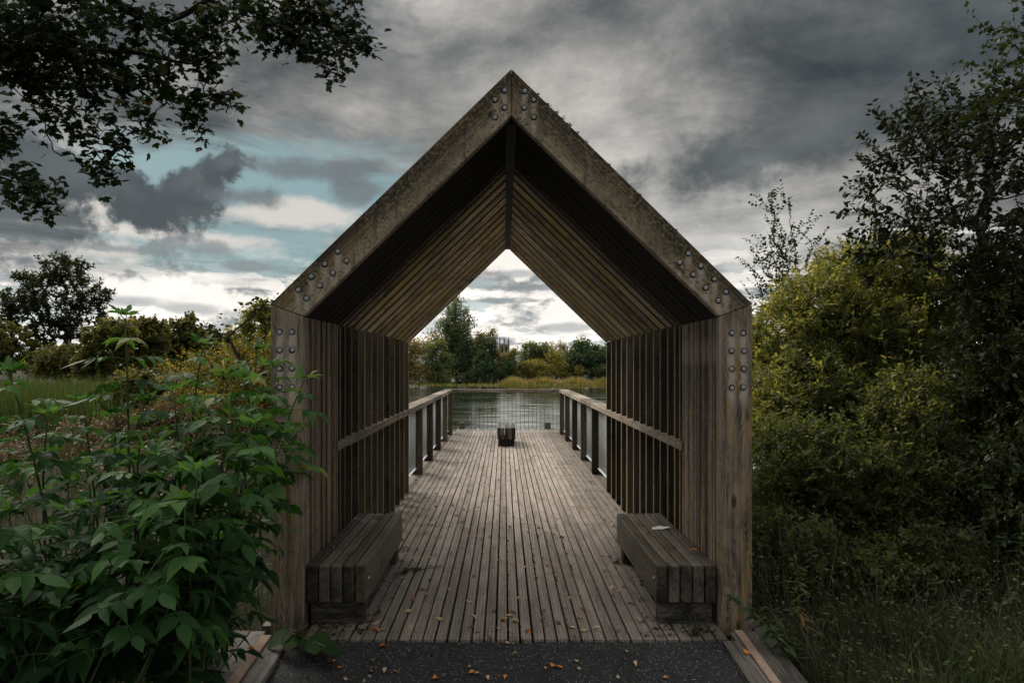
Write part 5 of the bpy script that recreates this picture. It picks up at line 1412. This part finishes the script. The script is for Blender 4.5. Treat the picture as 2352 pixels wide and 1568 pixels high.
# paper scrap
pv = 1.5 * np.array([(-.05, -.02, 0), (.01, -.028, .004), (.05, -.012, .012), (.045, .012, .004), (.0, .02, .010), (-.045, .016, .002), (0, -.002, .012)])
o = mesh_np('paper_scrap', pv + (1.21, 5.55, .396), [np.array([(0, 1, 6), (1, 2, 6), (2, 3, 6), (3, 4, 6), (4, 5, 6), (5, 0, 6)])], M_white, None, (1.21, 5.55, .396))
tag(o, 'crumpled scrap of white paper on the right bench', 'paper')
# dark litter under and beside the benches
n = 650
sx = np.where(R.random(n) < .5, -1, 1); x = sx * (R.uniform(.84, 1.32, n)); y = np.where(R.random(n) < .35, R.uniform(4.36, 4.62, n), R.uniform(4.6, 6.5, n))
ok = (np.abs(x) > .93) | (R.random(n) < .35); x, y = x[ok], y[ok]; n = len(x)
tag(leaves('leaf_litter', L_K, np.c_[x, y, R.uniform(0, .012, n)], np.c_[R.normal(0, 1, (n, 2)), R.normal(0, .2, n)], np.c_[R.normal(0, .4, (n, 2)), np.ones(n)], R.uniform(.012, .04, n), R.random(n),
    leaf_mat('leaf litter', [(0, (.008, .007, .005)), (.7, (.03, .022, .014)), (1, (.07, .045, .025))], .05)), 'dark rotting leaf litter around the front benches', 'leaf litter', kind='stuff')
n = 700; sx = np.where(R.random(n) < .5, -1, 1)
x = sx * R.uniform(1.30, 1.42, n); y = R.uniform(6.4, 17.2, n)
tag(leaves('leaf_litter', L_K, np.c_[x, y, np.where(np.abs(x) > 1.316, -.028, .004)], np.c_[R.normal(0, 1, (n, 2)), R.normal(0, .2, n)], np.c_[R.normal(0, .4, (n, 2)), np.ones(n)], R.uniform(.012, .04, n), R.random(n), FLM[2]), 'brown leaf litter in the channels along both deck sides', 'leaf litter', kind='stuff')
# green sprig on the deck by the left bench
sp = thing('leafy_sprig', (-.80, 5.72, 0), 'broken green leafy sprig lying on the deck by the left bench', 'sprig')
b = MB(); b.tube([(-.95, 5.60, .008), (-.85, 5.68, .02), (-.72, 5.74, .014), (-.58, 5.86, .008)], .003, 5); b.build('stem', M_bark, sp)
n = 22; q = R.random((n, 1)); pos = np.array([-.90, 5.64, .012]) * (1 - q) + np.array([-.68, 5.78, .02]) * q
leaves('foliage', ovate(.28, .2, .15, 2), pos, np.c_[R.normal(0, 1, (n, 2)), R.uniform(0, .5, n)], np.c_[R.normal(0, .4, (n, 2)), np.ones(n)], R.uniform(.04, .07, n), R.uniform(.1, .4, n), LM_mid, sp)

# grit and crumbs lying on the asphalt and spilling over the first boards
n = 2600
x = R.uniform(-1.36, 1.36, n); y = 4.36 - 1.5 * R.random(n) ** 1.3
z = np.where(y > 4.29, .001, path_z(y) + .002)
M_grit = leaf_mat('grit', [(0, (.02, .02, .02)), (.5, (.10, .095, .09)), (.85, (.30, .28, .26)), (1, (.22, .12, .05))], .0, .8, .2)
tag(leaves('grit', kite(.5, .5, .6), np.c_[x, y, z], np.c_[R.normal(0, 1, (n, 2)), R.normal(0, .3, n)], np.c_[R.normal(0, .6, (n, 2)), np.ones(n)], R.uniform(.003, .012, n) * np.where(R.random(n) < .06, 1.9, 1), R.random(n) ** 1.5, M_grit), 'loose grit and crumbs on the black asphalt path', 'grit', kind='stuff')
n = 46
x = R.uniform(-1.3, 1.3, n); y = R.uniform(3.5, 4.5, n); a = R.uniform(0, 6.28, n); L = R.uniform(.03, .12, n)
p0 = np.c_[x, y, np.where(y > 4.29, .004, path_z(y) + .006)]
x1, y1 = x + np.cos(a) * L, y + np.sin(a) * L * .6
V, F = cones(p0, np.c_[x1, y1, np.where(y1 > 4.29, .005, path_z(y1) + .008)], .0016, .0008, 4)
tag(mesh_np('twig_litter', V, F, M_straw, gr=V), 'fine dry twigs and straws scattered on the path', 'litter', kind='stuff')
# brighter grass tussocks at lower right
n = 900
tx_ = np.array([3.05, 2.75, 3.4, 2.35]); ty_ = np.array([3.75, 4.0, 3.9, 3.7]); kk = R.integers(0, 4, n)
x = tx_[kk] + R.normal(0, .10, n); y = ty_[kk] + R.normal(0, .10, n)
blades('grass', np.c_[x, y, land(x, y) - .01], R.uniform(.15, .42, n), R.uniform(.004, .009, n), R.uniform(.4, 1.3, n), RM, R.uniform(.3, .8, n), 'brighter green grass tussocks at the lower right', 'grass')
